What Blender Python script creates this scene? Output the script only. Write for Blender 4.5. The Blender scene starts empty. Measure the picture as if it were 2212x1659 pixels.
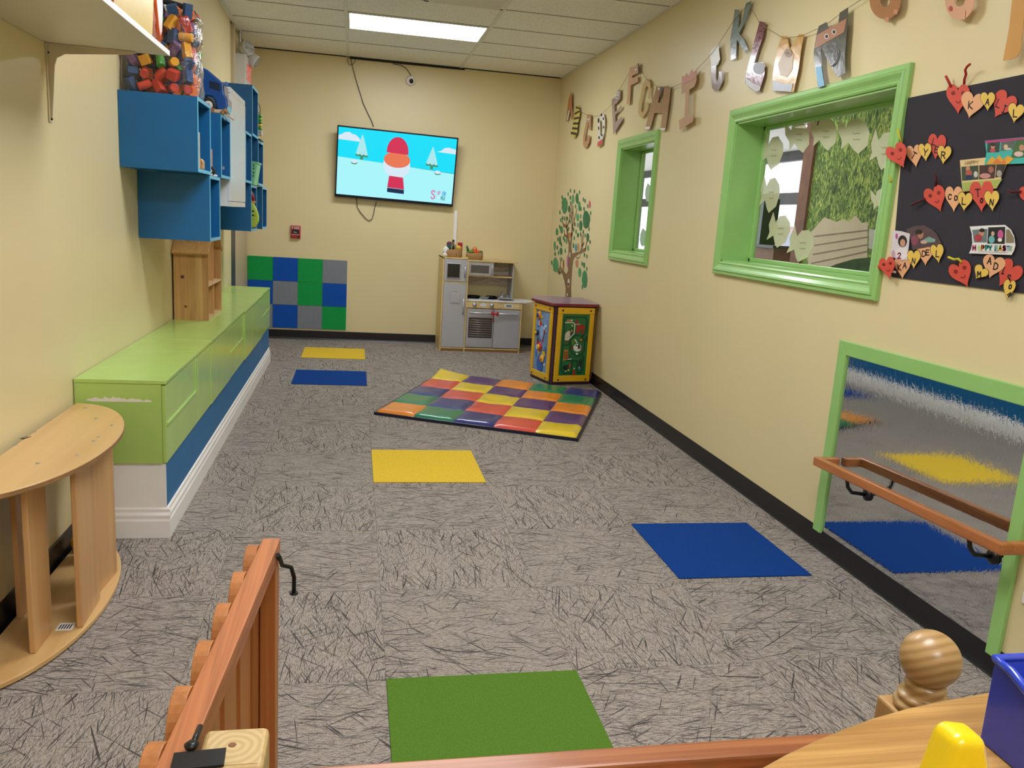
import bpy, math, random
from mathutils import Vector, Matrix
random.seed(7)
S = bpy.context.scene
COL = S.collection

# ---------------------------------------------------------------- camera
FPX = 1746.214            # focal length in pixels for a 2212 x 1659 frame
RC = ((0.9805952386122284, -0.18558440337867246, 0.06317758489851413),
      (0.02410815878314678, -0.20566337947114904, -0.978325800040351),
      (0.19455532552750482, 0.9608647165793364, -0.19719843240198007))
EYE = Vector((0, 0, 1.4145))
cd = bpy.data.cameras.new('camera'); cam = bpy.data.objects.new('camera', cd); COL.objects.link(cam)
rx, dn, fw = (Vector(r) for r in RC)
M = Matrix((rx, -dn, -fw)).transposed().to_4x4(); M.translation = EYE
cam.matrix_world = M
cd.sensor_fit = 'HORIZONTAL'; cd.sensor_width = 36; cd.lens = 36 * FPX / 2212
cd.clip_start = 0.02; cd.clip_end = 300
S.camera = cam

# ---------------------------------------------------------------- colour management, world, sun
S.view_settings.view_transform = 'Standard'; S.view_settings.look = 'None'
S.view_settings.gamma = 1; S.view_settings.use_curve_mapping = False
S.view_settings.exposure = 1.16
wd = bpy.data.worlds.new('sky'); S.world = wd; wd.use_nodes = True
bg = wd.node_tree.nodes['Background']; bg.inputs[0].default_value = (0.86, 0.93, 1.0, 1); bg.inputs[1].default_value = 1.3

# room constants (metres)
YB, XR, XL, HC = 9.06, 2.17, -1.10, 2.978      # back wall, right wall, left wall, ceiling
YF = -2.2                                       # wall behind the camera
XLOB = 6.6                                      # street front of the lobby beyond the right wall
PANEL_POWER = 10.5                              # emission of the ceiling light diffusers

def hit(u, v, ax, val):
    """where the line of sight through pixel (u,v) meets the plane axis=val"""
    a, b = u - 1106, v - 829.5
    d = rx * a + dn * b + fw * FPX
    t = (val - EYE[ax]) / d[ax]
    return EYE + d * t

# ---------------------------------------------------------------- materials
def lin(c):
    if isinstance(c, str):
        c = c.lstrip('#'); c = tuple(int(c[i:i+2], 16) / 255 for i in (0, 2, 4))
    return tuple((x / 12.92 if x <= 0.04045 else ((x + 0.055) / 1.055) ** 2.4) for x in c[:3]) + (1,)
class NT:
    def __init__(s, name):
        s.m = bpy.data.materials.new(name); s.m.use_nodes = True; s.t = s.m.node_tree
        s.b = s.t.nodes['Principled BSDF']; s.out = s.t.nodes['Material Output']
    def n(s, typ, **kw):
        nd = s.t.nodes.new(typ)
        for k, v in kw.items():
            if k.startswith('i_'): nd.inputs[k[2:].replace('_', ' ')].default_value = v
            else: setattr(nd, k, v)
        return nd
    def l(s, a, b): s.t.links.new(a, b)
    def math(s, op, a, b=None, c=None):
        nd = s.n('ShaderNodeMath', operation=op)
        for i, x in enumerate((a, b, c)):
            if x is None: continue
            if isinstance(x, (int, float)): nd.inputs[i].default_value = x
            else: s.l(x, nd.inputs[i])
        return nd.outputs[0]
    def mix(s, f, a, b, blend='MIX'):
        nd = s.n('ShaderNodeMix', data_type='RGBA', blend_type=blend)
        for i, x in ((0, f), (6, a), (7, b)):
            if isinstance(x, (int, float)): nd.inputs[i].default_value = x
            elif isinstance(x, tuple): nd.inputs[i].default_value = x
            else: s.l(x, nd.inputs[i])
        return nd.outputs[2]
    def ramp(s, f, stops, interp='LINEAR'):
        nd = s.n('ShaderNodeValToRGB'); nd.color_ramp.interpolation = interp
        e = nd.color_ramp.elements
        while len(e) < len(stops): e.new(0.5)
        for i, (p, c) in enumerate(stops): e[i].position = p; e[i].color = c
        s.l(f, nd.inputs[0]); return nd.outputs[0]
    def coord(s, scale=(1, 1, 1), rot=(0, 0, 0), loc=(0, 0, 0)):
        tc = s.n('ShaderNodeTexCoord'); mp = s.n('ShaderNodeMapping')
        mp.inputs['Scale'].default_value = scale; mp.inputs['Rotation'].default_value = rot; mp.inputs['Location'].default_value = loc
        s.l(tc.outputs['Object'], mp.inputs[0]); return mp.outputs[0]
    def noise(s, vec, scale, detail=2, rough=0.5, dist=0.0):
        nd = s.n('ShaderNodeTexNoise'); nd.inputs['Scale'].default_value = scale; nd.inputs['Detail'].default_value = detail
        nd.inputs['Roughness'].default_value = rough; nd.inputs['Distortion'].default_value = dist
        s.l(vec, nd.inputs['Vector']); return nd.outputs[0]
    def bump(s, h, strength=0.3, dist=0.002):
        nd = s.n('ShaderNodeBump'); nd.inputs['Strength'].default_value = strength; nd.inputs['Distance'].default_value = dist
        s.l(h, nd.inputs['Height']); s.l(nd.outputs[0], s.b.inputs['Normal'])
    def set(s, **kw):
        for k, v in kw.items(): s.b.inputs[k.replace('_', ' ')].default_value = v
_mc = {}
def plain(name, col, rough=0.5, metal=0.0, coat=0.0, var=0.06, bumpy=0.0, bscale=200, **kw):
    """paint / plastic / paper: slight tone variation and optional fine bump"""
    if name in _mc: return _mc[name]
    t = NT(name); c = lin(col); v = t.coord()
    n = t.noise(v, 9, 3)
    lo = tuple(x * (1 - var) for x in c[:3]) + (1,); hi = tuple(min(1, x * (1 + var)) for x in c[:3]) + (1,)
    t.l(t.ramp(n, [(0.3, lo), (0.7, hi)]), t.b.inputs['Base Color'])
    t.set(Roughness=rough, Metallic=metal)
    if coat: t.set(Coat_Weight=coat, Coat_Roughness=0.12)
    if bumpy: t.bump(t.noise(v, bscale, 2), bumpy, 0.002)
    for k, x in kw.items(): t.b.inputs[k.replace('_', ' ')].default_value = x
    _mc[name] = t.m; return t.m
def wood(name, c1, c2, axis='x', rough=0.4, scale=1.0, coat=0.15, knots=False, fine=0.35):
    """grain runs along the given axis"""
    if name in _mc: return _mc[name]
    t = NT(name); k = {'x': (0.35, 6, 6), 'y': (6, 0.35, 6), 'z': (6, 6, 0.35)}[axis]
    v = t.coord(tuple(a * scale for a in k))
    n1 = t.noise(v, 2.2, 4, 0.6, 0.6)
    k2 = {'x': (1.5, 90, 90), 'y': (90, 1.5, 90), 'z': (90, 90, 1.5)}[axis]
    n2 = t.noise(t.coord(tuple(a * scale for a in k2)), 1.6, 3)
    base = t.ramp(n1, [(0.32, lin(c2)), (0.5, lin(c1)), (0.72, tuple(min(1, x * 1.12) for x in lin(c1)[:3]) + (1,))])
    dk = t.mix(t.math('MULTIPLY', t.ramp(n2, [(0.35, (1, 1, 1, 1)), (0.6, (0, 0, 0, 1))]), fine), base, lin(c2))
    t.l(dk, t.b.inputs['Base Color']); t.set(Roughness=rough, Coat_Weight=coat, Coat_Roughness=0.2)
    t.bump(n2, 0.15, 0.001); _mc[name] = t.m; return t.m
def emit(name, col, strength):
    if name in _mc: return _mc[name]
    t = NT(name); t.set(Base_Color=(0, 0, 0, 1), Roughness=0.3); t.b.inputs['Emission Color'].default_value = lin(col)
    t.b.inputs['Emission Strength'].default_value = strength; _mc[name] = t.m; return t.m
def glassy(name, tint=(1, 1, 1, 1), refl=1.0, rough=0.02, wrinkle=0.0):
    """thin clear sheet: transparent with fresnel reflection"""
    if name in _mc: return _mc[name]
    t = NT(name); tr = t.n('ShaderNodeBsdfTransparent'); tr.inputs[0].default_value = tint
    gl = t.n('ShaderNodeBsdfGlossy'); gl.inputs['Roughness'].default_value = rough
    lw = t.n('ShaderNodeFresnel'); lw.inputs[0].default_value = 1.45
    mx = t.n('ShaderNodeMixShader')
    ge = t.n('ShaderNodeNewGeometry'); fr_ = t.math('MULTIPLY', lw.outputs[0], t.math('SUBTRACT', 1, ge.outputs['Backfacing']))
    t.l(t.math('MULTIPLY', fr_, refl), mx.inputs[0]); t.l(tr.outputs[0], mx.inputs[1]); t.l(gl.outputs[0], mx.inputs[2])
    if wrinkle:
        b = t.n('ShaderNodeBump'); b.inputs['Strength'].default_value = wrinkle; b.inputs['Distance'].default_value = 0.01
        t.l(t.noise(t.coord(), 22, 3, 0.6, 1.5), b.inputs['Height']); t.l(b.outputs[0], gl.inputs['Normal'])
    t.l(mx.outputs[0], t.out.inputs[0]); _mc[name] = t.m; return t.m

# wall paint
def paint(name, col, rough=0.38):
    t = NT(name); v = t.coord(); c = lin(col)
    n = t.noise(v, 1.1, 3, 0.5); s_ = t.noise(v, 26, 2)
    base = t.ramp(n, [(0.3, tuple(x * 0.97 for x in c[:3]) + (1,)), (0.7, tuple(min(1, x * 1.02) for x in c[:3]) + (1,))])
    spots = t.math('GREATER_THAN', s_, 0.845)                        # sparse small scuffs
    t.l(t.mix(t.math('MULTIPLY', spots, 0.45), base, lin('#5d5545')), t.b.inputs['Base Color'])
    t.set(Roughness=rough); t.bump(t.noise(v, 160, 2), 0.12, 0.001); return t.m
M_WALL = paint('cream_wall_paint', '#e1d1a2')
def carpet():
    t = NT('patterned_grey_carpet')
    tc = t.n('ShaderNodeTexCoord'); sp = t.n('ShaderNodeSeparateXYZ'); t.l(tc.outputs['Object'], sp.inputs[0])
    # carpet squares of 0.61 m laid quarter-turned
    cx = t.math('FLOOR', t.math('DIVIDE', t.math('SUBTRACT', sp.outputs[0], 0.127), 0.61))
    cy = t.math('FLOOR', t.math('DIVIDE', t.math('SUBTRACT', sp.outputs[1], 2.292), 0.61))
    par = t.math('ABSOLUTE', t.math('MODULO', t.math('ADD', cx, cy), 2))
    u = t.math('ADD', t.math('MULTIPLY', sp.outputs[0], t.math('SUBTRACT', 1, par)), t.math('MULTIPLY', sp.outputs[1], par))
    w = t.math('ADD', t.math('MULTIPLY', sp.outputs[1], t.math('SUBTRACT', 1, par)), t.math('MULTIPLY', sp.outputs[0], par))
    off = t.math('ADD', t.math('MULTIPLY', cx, 3.17), t.math('MULTIPLY', cy, 1.73))
    cb = t.n('ShaderNodeCombineXYZ'); t.l(u, cb.inputs[0]); t.l(w, cb.inputs[1]); t.l(off, cb.inputs[2])
    P = cb.outputs[0]
    total = None
    for i, (ang, th, sc, wd_) in enumerate(((6, .655, 1, 1), (-14, .66, 1.1, 1), (24, .665, .9, 1), (-33, .67, 1, 1.1), (50, .68, 1, 1.1), (-62, .69, 1.1, 1.1), (84, .70, 1.2, 1.1), (14, .665, 1.4, .9), (-5, .655, 1.3, .9))):
        mp = t.n('ShaderNodeMapping'); t.l(P, mp.inputs[0])
        mp.vector_type = 'POINT'; mp.inputs['Rotation'].default_value = (0, 0, math.radians(ang)); mp.inputs['Location'].default_value = (i * 3.3, i * 1.7, i * 0.37)
        mp2 = t.n('ShaderNodeMapping'); t.l(mp.outputs[0], mp2.inputs[0]); mp2.inputs['Scale'].default_value = (5.2 * sc, 145 * sc / wd_, 1)
        n = t.noise(mp2.outputs[0], 1.0, 1, 0.4, 0)
        k = t.math('MULTIPLY', t.math('MAXIMUM', t.math('SUBTRACT', n, th), 0), 14)
        total = k if total is None else t.math('MAXIMUM', total, k)
    total = t.math('MINIMUM', total, 1)
    pile = t.noise(tc.outputs['Object'], 230, 3, 0.7)
    mp3 = t.n('ShaderNodeMapping'); t.l(P, mp3.inputs[0]); mp3.inputs['Scale'].default_value = (55, 260, 1)
    rib = t.noise(mp3.outputs[0], 1.0, 2)
    base = t.ramp(t.math('ADD', t.math('MULTIPLY', pile, 0.5), t.math('MULTIPLY', rib, 0.5)), [(0.35, lin('#3f3835')), (0.45, lin('#8f857d')), (0.62, lin('#b5aaa0'))])
    # seams between squares
    fx = t.math('ABSOLUTE', t.math('SUBTRACT', t.math('FRACT', t.math('DIVIDE', t.math('SUBTRACT', sp.outputs[0], 0.127), 0.61)), 0.5))
    fy = t.math('ABSOLUTE', t.math('SUBTRACT', t.math('FRACT', t.math('DIVIDE', t.math('SUBTRACT', sp.outputs[1], 2.292), 0.61)), 0.5))
    seam = t.math('GREATER_THAN', t.math('MAXIMUM', fx, fy), 0.4975)
    dark = t.mix(t.math('MULTIPLY', total, 0.9), base, lin('#38373a'))
    dark = t.mix(t.math('MULTIPLY', seam, 0.35), dark, lin('#3b3836'))
    t.l(dark, t.b.inputs['Base Color']); t.set(Roughness=0.95); t.b.inputs['Specular IOR Level'].default_value = 0.15
    t.bump(t.math('SUBTRACT', pile, t.math('MULTIPLY', total, 0.6)), 0.5, 0.004); return t.m
M_CARPET = carpet()
def ceiling_mat():
    t = NT('speckled_ceiling_tile'); v = t.coord(); n = t.noise(v, 120, 3, 0.7)
    t.l(t.ramp(n, [(0.33, lin('#bdb8ab')), (0.42, lin('#f3f0e9')), (0.7, lin('#faf8f3'))]), t.b.inputs['Base Color'])
    t.set(Roughness=0.9); t.bump(n, 0.3, 0.002); return t.m
M_CEIL = ceiling_mat()
def felt(name, col):
    t = NT(name); v = t.coord(); c = lin(col); n = t.noise(v, 260, 3, 0.7)
    t.l(t.ramp(n, [(0.3, tuple(x * .72 for x in c[:3]) + (1,)), (0.65, tuple(min(1, x * 1.12) for x in c[:3]) + (1,))]), t.b.inputs['Base Color'])
    t.set(Roughness=0.95); t.b.inputs['Specular IOR Level'].default_value = 0.1; t.bump(n, 0.5, 0.003); return t.m

# ---------------------------------------------------------------- mesh builder
class MB:
    def __init__(s, mat=None): s.v = []; s.f = []; s.fm = []; s.sm = []; s.mats = []; s.d = mat
    def add(s, vs, fs, mat=None, smooth=False, flags=None):
        mat = mat or s.d
        if mat not in s.mats: s.mats.append(mat)
        k = s.mats.index(mat); o = len(s.v); s.v += [tuple(x) for x in vs]
        for i, f in enumerate(fs):
            s.f.append(tuple(o + j for j in f)); s.fm.append(k); s.sm.append(flags[i] if flags else smooth)
        return s
    def box(s, x0, x1, y0, y1, z0, z1, mat=None):
        if x0 > x1: x0, x1 = x1, x0
        if y0 > y1: y0, y1 = y1, y0
        if z0 > z1: z0, z1 = z1, z0
        vs = [(x, y, z) for z in (z0, z1) for y in (y0, y1) for x in (x0, x1)]
        return s.add(vs, [(0, 2, 3, 1), (4, 5, 7, 6), (0, 1, 5, 4), (2, 6, 7, 3), (0, 4, 6, 2), (1, 3, 7, 5)], mat)
    def obox(s, c, ax, ay, az, mat=None):
        """box from centre and three half-extent vectors"""
        c = Vector(c); ax, ay, az = Vector(ax), Vector(ay), Vector(az)
        if ax.cross(ay).dot(az) < 0: az = -az
        vs = [c + ax * i + ay * j + az * k for k in (-1, 1) for j in (-1, 1) for i in (-1, 1)]
        return s.add(vs, [(0, 2, 3, 1), (4, 5, 7, 6), (0, 1, 5, 4), (2, 6, 7, 3), (0, 4, 6, 2), (1, 3, 7, 5)], mat)
    def prism3(s, pts, off, mat=None, smooth=False):
        """closed outline of 3D points extruded by the vector off"""
        pts = [Vector(p) for p in pts]; off = Vector(off); n = len(pts)
        nrm = Vector((0, 0, 0))
        for i in range(n): nrm += pts[i].cross(pts[(i + 1) % n])
        if nrm.dot(off) > 0: pts = pts[::-1]
        vs = pts + [p + off for p in pts]
        fs = [tuple(range(n)), tuple(range(2 * n - 1, n - 1, -1))] + [(i, i + n, (i + 1) % n + n, (i + 1) % n) for i in range(n)]
        return s.add(vs, fs, mat, flags=[False, False] + [smooth] * n)
    def poly(s, pts, o, ax, ay, off, mat=None, smooth=False):
        o, ax, ay = Vector(o), Vector(ax), Vector(ay)
        return s.prism3([o + ax * p[0] + ay * p[1] for p in pts], off, mat, smooth)
    def tube(s, pts, r, mat=None, seg=8, closed=False):
        pts = [Vector(p) for p in pts]; n = len(pts); rs = r if isinstance(r, (list, tuple)) else [r] * n
        vs = []; up = None
        for i, p in enumerate(pts):
            a = pts[i - 1] if (i > 0 or closed) else p; b = pts[(i + 1) % n] if (i < n - 1 or closed) else p
            d = (b - a).normalized() if (b - a).length > 1e-9 else Vector((0, 0, 1))
            if up is None: up = Vector((0, 0, 1)) if abs(d.z) < 0.9 else Vector((1, 0, 0))
            x = up.cross(d)
            if x.length < 1e-6: x = Vector((1, 0, 0)).cross(d)
            x.normalize(); y = d.cross(x); up = y
            for k in range(seg):
                t = 2 * math.pi * k / seg; vs.append(p + (x * math.cos(t) + y * math.sin(t)) * rs[i])
        fs = []; fl = []
        for i in range(n if closed else n - 1):
            j = (i + 1) % n
            for k in range(seg):
                l = (k + 1) % seg; fs.append((i * seg + k, i * seg + l, j * seg + l, j * seg + k)); fl.append(True)
        if not closed: fs += [tuple(range(seg))[::-1], tuple((n - 1) * seg + k for k in range(seg))]; fl += [False, False]
        return s.add(vs, fs, mat, flags=fl)
    def lathe(s, prof, o, axis=(0, 0, 1), seg=24, mat=None, smooth=True):
        """profile [(radius, height)] turned about axis through o"""
        o = Vector(o); d = Vector(axis).normalized(); x = d.orthogonal().normalized(); y = d.cross(x); n = len(prof)
        vs = [o + d * h + (x * math.cos(2 * math.pi * k / seg) + y * math.sin(2 * math.pi * k / seg)) * max(r, 1e-5) for r, h in prof for k in range(seg)]
        fs = []; fl = []
        for i in range(n - 1):
            for k in range(seg):
                l = (k + 1) % seg; fs.append((i * seg + k, i * seg + l, (i + 1) * seg + l, (i + 1) * seg + k)); fl.append(smooth)
        fs += [tuple(range(seg))[::-1], tuple((n - 1) * seg + k for k in range(seg))]; fl += [False, False]
        return s.add(vs, fs, mat, flags=fl)
    def ball(s, c, r, mat=None, seg=16, rings=10):
        if isinstance(r, (int, float)): r = (r, r, r)
        c = Vector(c); vs = [c + Vector((0, 0, -r[2]))]; fs = []
        for i in range(1, rings):
            t = math.pi * i / rings
            for k in range(seg):
                p = 2 * math.pi * k / seg; vs.append(c + Vector((r[0] * math.sin(t) * math.cos(p), r[1] * math.sin(t) * math.sin(p), -r[2] * math.cos(t))))
        vs.append(c + Vector((0, 0, r[2]))); last = len(vs) - 1
        for k in range(seg):
            l = (k + 1) % seg; fs.append((0, 1 + l, 1 + k)); fs.append((last, 1 + (rings - 2) * seg + k, 1 + (rings - 2) * seg + l))
        for i in range(rings - 2):
            for k in range(seg):
                l = (k + 1) % seg; a = 1 + i * seg; b = a + seg; fs.append((a + k, a + l, b + l, b + k))
        return s.add(vs, fs, mat, smooth=True)
    def build(s, name, parent=None, bevel=0.0, label=None, cat=None, group=None, kind=None, seg=2):
        me = bpy.data.meshes.new(name); vs = [Vector(v) for v in s.v]
        if parent is None:
            lo = [min(v[i] for v in vs) for i in range(3)]; hi = [max(v[i] for v in vs) for i in range(3)]
            o = Vector(((lo[0] + hi[0]) / 2, (lo[1] + hi[1]) / 2, lo[2])) if kind != 'structure' else Vector((0, 0, 0))
        else: o = Vector((0, 0, 0))
        me.from_pydata([v - o for v in vs], [], s.f)
        for m in s.mats: me.materials.append(m)
        me.polygons.foreach_set('material_index', s.fm); me.polygons.foreach_set('use_smooth', s.sm); me.update()
        ob = bpy.data.objects.new(name, me); COL.objects.link(ob)
        if parent is not None:
            ob.parent = parent; ob.location = -WO.get(parent.name, Vector((0, 0, 0))); WO[ob.name] = Vector((0, 0, 0))
        else: ob.location = o; WO[ob.name] = o
        if bevel:
            b = ob.modifiers.new('bevel', 'BEVEL'); b.width = bevel; b.segments = seg; b.limit_method = 'ANGLE'; b.angle_limit = math.radians(40)
        tag(ob, label, cat, group, kind); return ob
WO = {}
def tag(o, label=None, cat=None, group=None, kind=None):
    if label: o['label'] = label
    if cat: o['category'] = cat
    if group: o['group'] = group
    if kind: o['kind'] = kind
    return o
def thing(name, label, cat, loc, group=None, kind=None):
    o = bpy.data.objects.new(name, None); COL.objects.link(o); o.empty_display_size = 0.05
    o.location = loc; WO[o.name] = Vector(loc); return tag(o, label, cat, group, kind)
def dup(root, delta, label=None, group=None):
    r = root.copy(); COL.objects.link(r); r.location = root.location + Vector(delta)
    if label: r['label'] = label
    if group: r['group'] = group
    for ch in list(root.children):
        c = ch.copy(); COL.objects.link(c); c.parent = r
        for g in list(ch.children):
            d = g.copy(); COL.objects.link(d); d.parent = c
    return r

# stroke lettering (unit height 1, width about 0.6)
ST = {
 'A': [[(0, 0), (.3, 1), (.6, 0)], [(.12, .38), (.48, .38)]],
 'B': [[(0, 0), (0, 1), (.4, .95), (.5, .75), (.38, .55), (0, .52)], [(.38, .52), (.58, .3), (.42, .03), (0, 0)]],
 'C': [[(.58, .8), (.42, .98), (.18, .95), (.02, .7), (.02, .3), (.18, .04), (.42, .02), (.58, .2)]],
 'D': [[(0, 0), (0, 1), (.3, .98), (.58, .75), (.58, .28), (.3, .02), (0, 0)]],
 'E': [[(.55, 1), (0, 1), (0, 0), (.55, 0)], [(0, .52), (.45, .52)]],
 'F': [[(.55, 1), (0, 1), (0, 0)], [(0, .52), (.45, .52)]],
 'H': [[(0, 0), (0, 1)], [(.55, 0), (.55, 1)], [(0, .5), (.55, .5)]],
 'I': [[(.25, 0), (.25, 1)], [(.08, 1), (.42, 1)], [(.08, 0), (.42, 0)]],
 'i': [[(.25, 0), (.25, 1)]],
 'K': [[(0, 0), (0, 1)], [(.52, 1), (0, .45), (.55, 0)]],
 'L': [[(0, 1), (0, 0), (.5, 0)]],
 'M': [[(0, 0), (.05, 1), (.32, .4), (.6, 1), (.66, 0)]],
 'N': [[(0, 0), (0, 1), (.55, 0), (.55, 1)]],
 'O': [[(.3, 1), (.08, .88), (0, .5), (.1, .12), (.3, 0), (.52, .12), (.6, .5), (.52, .88), (.3, 1)]],
 'P': [[(0, 0), (0, 1), (.42, .96), (.55, .75), (.42, .5), (0, .48)]],
 'R': [[(0, 0), (0, 1), (.42, .96), (.55, .75), (.42, .52), (0, .5)], [(.25, .5), (.58, 0)]],
 'S': [[(.55, .85), (.38, 1), (.12, .96), (.03, .75), (.2, .56), (.42, .46), (.56, .25), (.42, .03), (.15, 0), (0, .16)]],
 'T': [[(0, 1), (.6, 1)], [(.3, 1), (.3, 0)]],
 'U': [[(0, 1), (0, .25), (.15, .02), (.42, .02), (.56, .25), (.56, 1)]],
 '2': [[(0, .8), (.12, .97), (.38, 1), (.52, .8), (.42, .55), (0, 0), (.56, 0)]],
 'V': [[(0, 1), (.3, 0), (.6, 1)]],
 'X': [[(0, 0), (.56, 1)], [(0, 1), (.56, 0)]],
 'Y': [[(0, 1), (.3, .5), (.3, 0)], [(.6, 1), (.3, .5)]],
}
def ribbon(mb, pts, wdt, off, mat):
    """flat strip following pts (3D, in one plane); off = small thickness vector"""
    off = Vector(off); n = off.normalized()
    for a, b in zip(pts[:-1], pts[1:]):
        a, b = Vector(a), Vector(b); d = (b - a)
        if d.length < 1e-7: continue
        d.normalize(); sdv = n.cross(d) * wdt / 2; e = d * wdt * 0.35
        mb.prism3([a - e - sdv, b + e - sdv, b + e + sdv, a - e + sdv], off, mat)
def write(mb, text, o, ax, ay, h, wdt, off, mat, gap=0.22):
    """text from lower-left corner o, ax/ay unit vectors"""
    o, ax, ay = Vector(o), Vector(ax), Vector(ay); x = 0
    for ch in text:
        if ch == ' ': x += .5 * h; continue
        g = ST[ch]; wch = max(p[0] for st in g for p in st)
        for st in g: ribbon(mb, [o + ax * (x + p[0] * h) + ay * (p[1] * h) for p in st], wdt, off, mat)
        x += (wch + gap) * h
    return x
# ================================================================ room shell
def struct(mb, name, **k): return mb.build(name, kind='structure', **k)
M_WHITE = plain('white_gloss_trim_paint', '#f1eeec', 0.35, var=0.02)
M_BASE = plain('black_rubber_baseboard', '#17151a', 0.35, var=0.1)
M_GREEN = plain('lime_green_gloss_paint', '#95c673', 0.3, coat=0.3, var=0.03)
M_GREY_PL = plain('light_grey_plastic', '#cfcdc8', 0.4, var=0.02)
M_BLACK = plain('black_plastic', '#101012', 0.35)
M_STEEL = plain('brushed_steel', '#b9babd', 0.32, 0.9)
M_BEIGE = plain('beige_door_paint', '#c6b697', 0.5, var=0.02)

struct(MB(M_CARPET).box(XL - .1, XR + .3, YF - .1, YB + .1, -.06, 0), 'floor')
mb = MB(M_WALL).box(XL - .15, XR + .2, YB, YB + .15, 0, HC + .1); struct(mb, 'wall_back')
struct(MB(M_WALL).box(XL - .15, XR + .2, YF - .15, YF, 0, HC + .1), 'wall_front')
mb = MB(M_WALL).box(XL - .15, XL, YF, 7.76, 0, HC + .1).box(XL - .15, XL - .02, 7.76, YB, 2.2, HC + .1).box(XL - .15, XL - .1, 7.76, YB, 0, 2.2)
struct(mb, 'wall_left')
# right wall with its two window openings
W2 = (3.135, 4.60, 1.255, 2.06); W1 = (5.93, 6.72, 1.22, 2.065); XG = 2.345
mb = MB(M_WALL); x0, x1 = XR, XR + .2
mb.box(x0, x1, YF, W2[0], 0, HC + .1).box(x0, x1, W2[1], W1[0], 0, HC + .1).box(x0, x1, W1[1], YB, 0, HC + .1)
for w in (W1, W2): mb.box(x0, x1, w[0], w[1], 0, w[2]).box(x0, x1, w[0], w[1], w[3], HC + .1)
struct(mb, 'wall_right')
# ceiling with sunken panels and the exposed grid
mb = MB(M_CEIL).box(XL - .1, XR + .1, YF, YB + .1, HC, HC + .08); struct(mb, 'ceiling')
M_TBAR = plain('off_white_ceiling_grid', '#e2dfd6', 0.5, var=0.03)
mb = MB(M_TBAR)
for x in (-.117, 1.06): mb.box(x - .014, x + .014, YF, YB, HC - .005, HC + .001)
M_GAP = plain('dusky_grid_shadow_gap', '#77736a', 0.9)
for k in range(-18, 3):
    y = 7.09 + .61 * k
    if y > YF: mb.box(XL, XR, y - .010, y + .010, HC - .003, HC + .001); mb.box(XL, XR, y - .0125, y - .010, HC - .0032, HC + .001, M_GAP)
mb.box(XL, XL + .03, YF, YB, HC - .02, HC).box(XR - .02, XR, YF, YB, HC - .006, HC)
struct(mb, 'trim_1')
M_SHADOWLINE = plain('ceiling_shadow_line', '#2b2a2a', 0.9)
struct(MB(M_SHADOWLINE).box(XL, XR, YB - .006, YB, HC - .010, HC).box(-.1, 1.1, YB - .012, YB, HC - .024, HC), 'trim_shadow_line')  # dark strip painted in for the shadow line under the ceiling

# baseboards (rubber cove base with a small toe)
def cove(name, a, b, nrm):
    a, b, n = Vector(a), Vector(b), Vector(nrm); z = Vector((0, 0, 1))
    prof = [(0, 0), (.016, 0), (.012, .006), (.007, .02), (.005, .095), (.003, .1), (0, .1)]
    mb = MB(M_BASE); mb.prism3([a + n * p[0] + z * p[1] for p in prof], b - a); struct(mb, name)
cove('baseboard_right', (XR, YF, 0), (XR, YB, 0), (-1, 0, 0))
cove('baseboard_back', (XL, YB, 0), (XR, YB, 0), (0, -1, 0))
cove('baseboard_left', (XL, YF, 0), (XL, 3.44, 0), (1, 0, 0))
# left doorway: dark metal jamb, pale casing, beige door leaf
M_JAMB = plain('dark_grey_metal_jamb', '#45454c', 0.45, 0.3)
struct(MB(M_JAMB).box(XL - .1, XL - .002, 7.762, 8.04, 0, 2.05), 'trim_3')
struct(MB(M_BEIGE).box(XL - .1, XL + .012, 7.93, 8.0, 2.05, HC - .02).box(XL - .1, XL - .005, 8.04, 8.10, 0, 2.2).box(XL - .1, XL - .005, 8.0, YB, 2.14, 2.2), 'trim_4')
d = MB(M_BEIGE).box(XL - .1, XL - .025, 8.10, YB - .02, 0.01, 2.14).build('door_1', kind='structure')

# ---------------------------------------------------------------- windows
M_GLASS = glassy('clear_window_glass', refl=0.9)
def window(name, w):
    y0, y1, z0, z1 = w; root = MB(M_GREEN)
    # reveal lining
    t = .012
    root.box(XR - .004, XG + .03, y0, y0 + t, z0, z1).box(XR - .004, XG + .03, y1 - t, y1, z0, z1)
    root.box(XR - .004, XG + .03, y0, y1, z0, z0 + t).box(XR - .004, XG + .03, y0, y1, z1 - t, z1)
    r = root.build(name, kind='structure')
    # moulded casing, mitred
    prof = [(-.002, .0), (-.002, .012), (.006, .016), (.014, .014), (.024, .017), (.040, .026), (.050, .028), (.054, .022), (.070, .022), (.074, .018), (.074, 0)]
    c = MB(M_GREEN); corners = [(y0, z0, -1, -1), (y1, z0, 1, -1), (y1, z1, 1, 1), (y0, z1, -1, 1)]
    for i in range(4):
        a = corners[i]; b = corners[(i + 1) % 4]; vs = []
        for q in (a, b): vs += [(XR - h, q[0] + q[2] * o, q[1] + q[3] * o) for o, h in prof]
        n = len(prof); c.add(vs, [(k, k + 1, n + k + 1, n + k) for k in range(n - 1)])
    c.build('window_casing', r)
    f = MB(M_GREEN); s_ = .022
    f.box(XG - .012, XG + .012, y0 + t, y0 + t + s_, z0 + t, z1 - t).box(XG - .012, XG + .012, y1 - t - s_, y1 - t, z0 + t, z1 - t)
    f.box(XG - .012, XG + .012, y0 + t, y1 - t, z0 + t, z0 + t + s_).box(XG - .012, XG + .012, y0 + t, y1 - t, z1 - t - s_, z1 - t)
    f.build('window_frame', r, bevel=.003)
    MB(M_GLASS).box(XG - .002, XG + .002, y0 + t, y1 - t, z0 + t, z1 - t).build('window_pane', r)
window('window_1', W1); window('window_2', W2)

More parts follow.
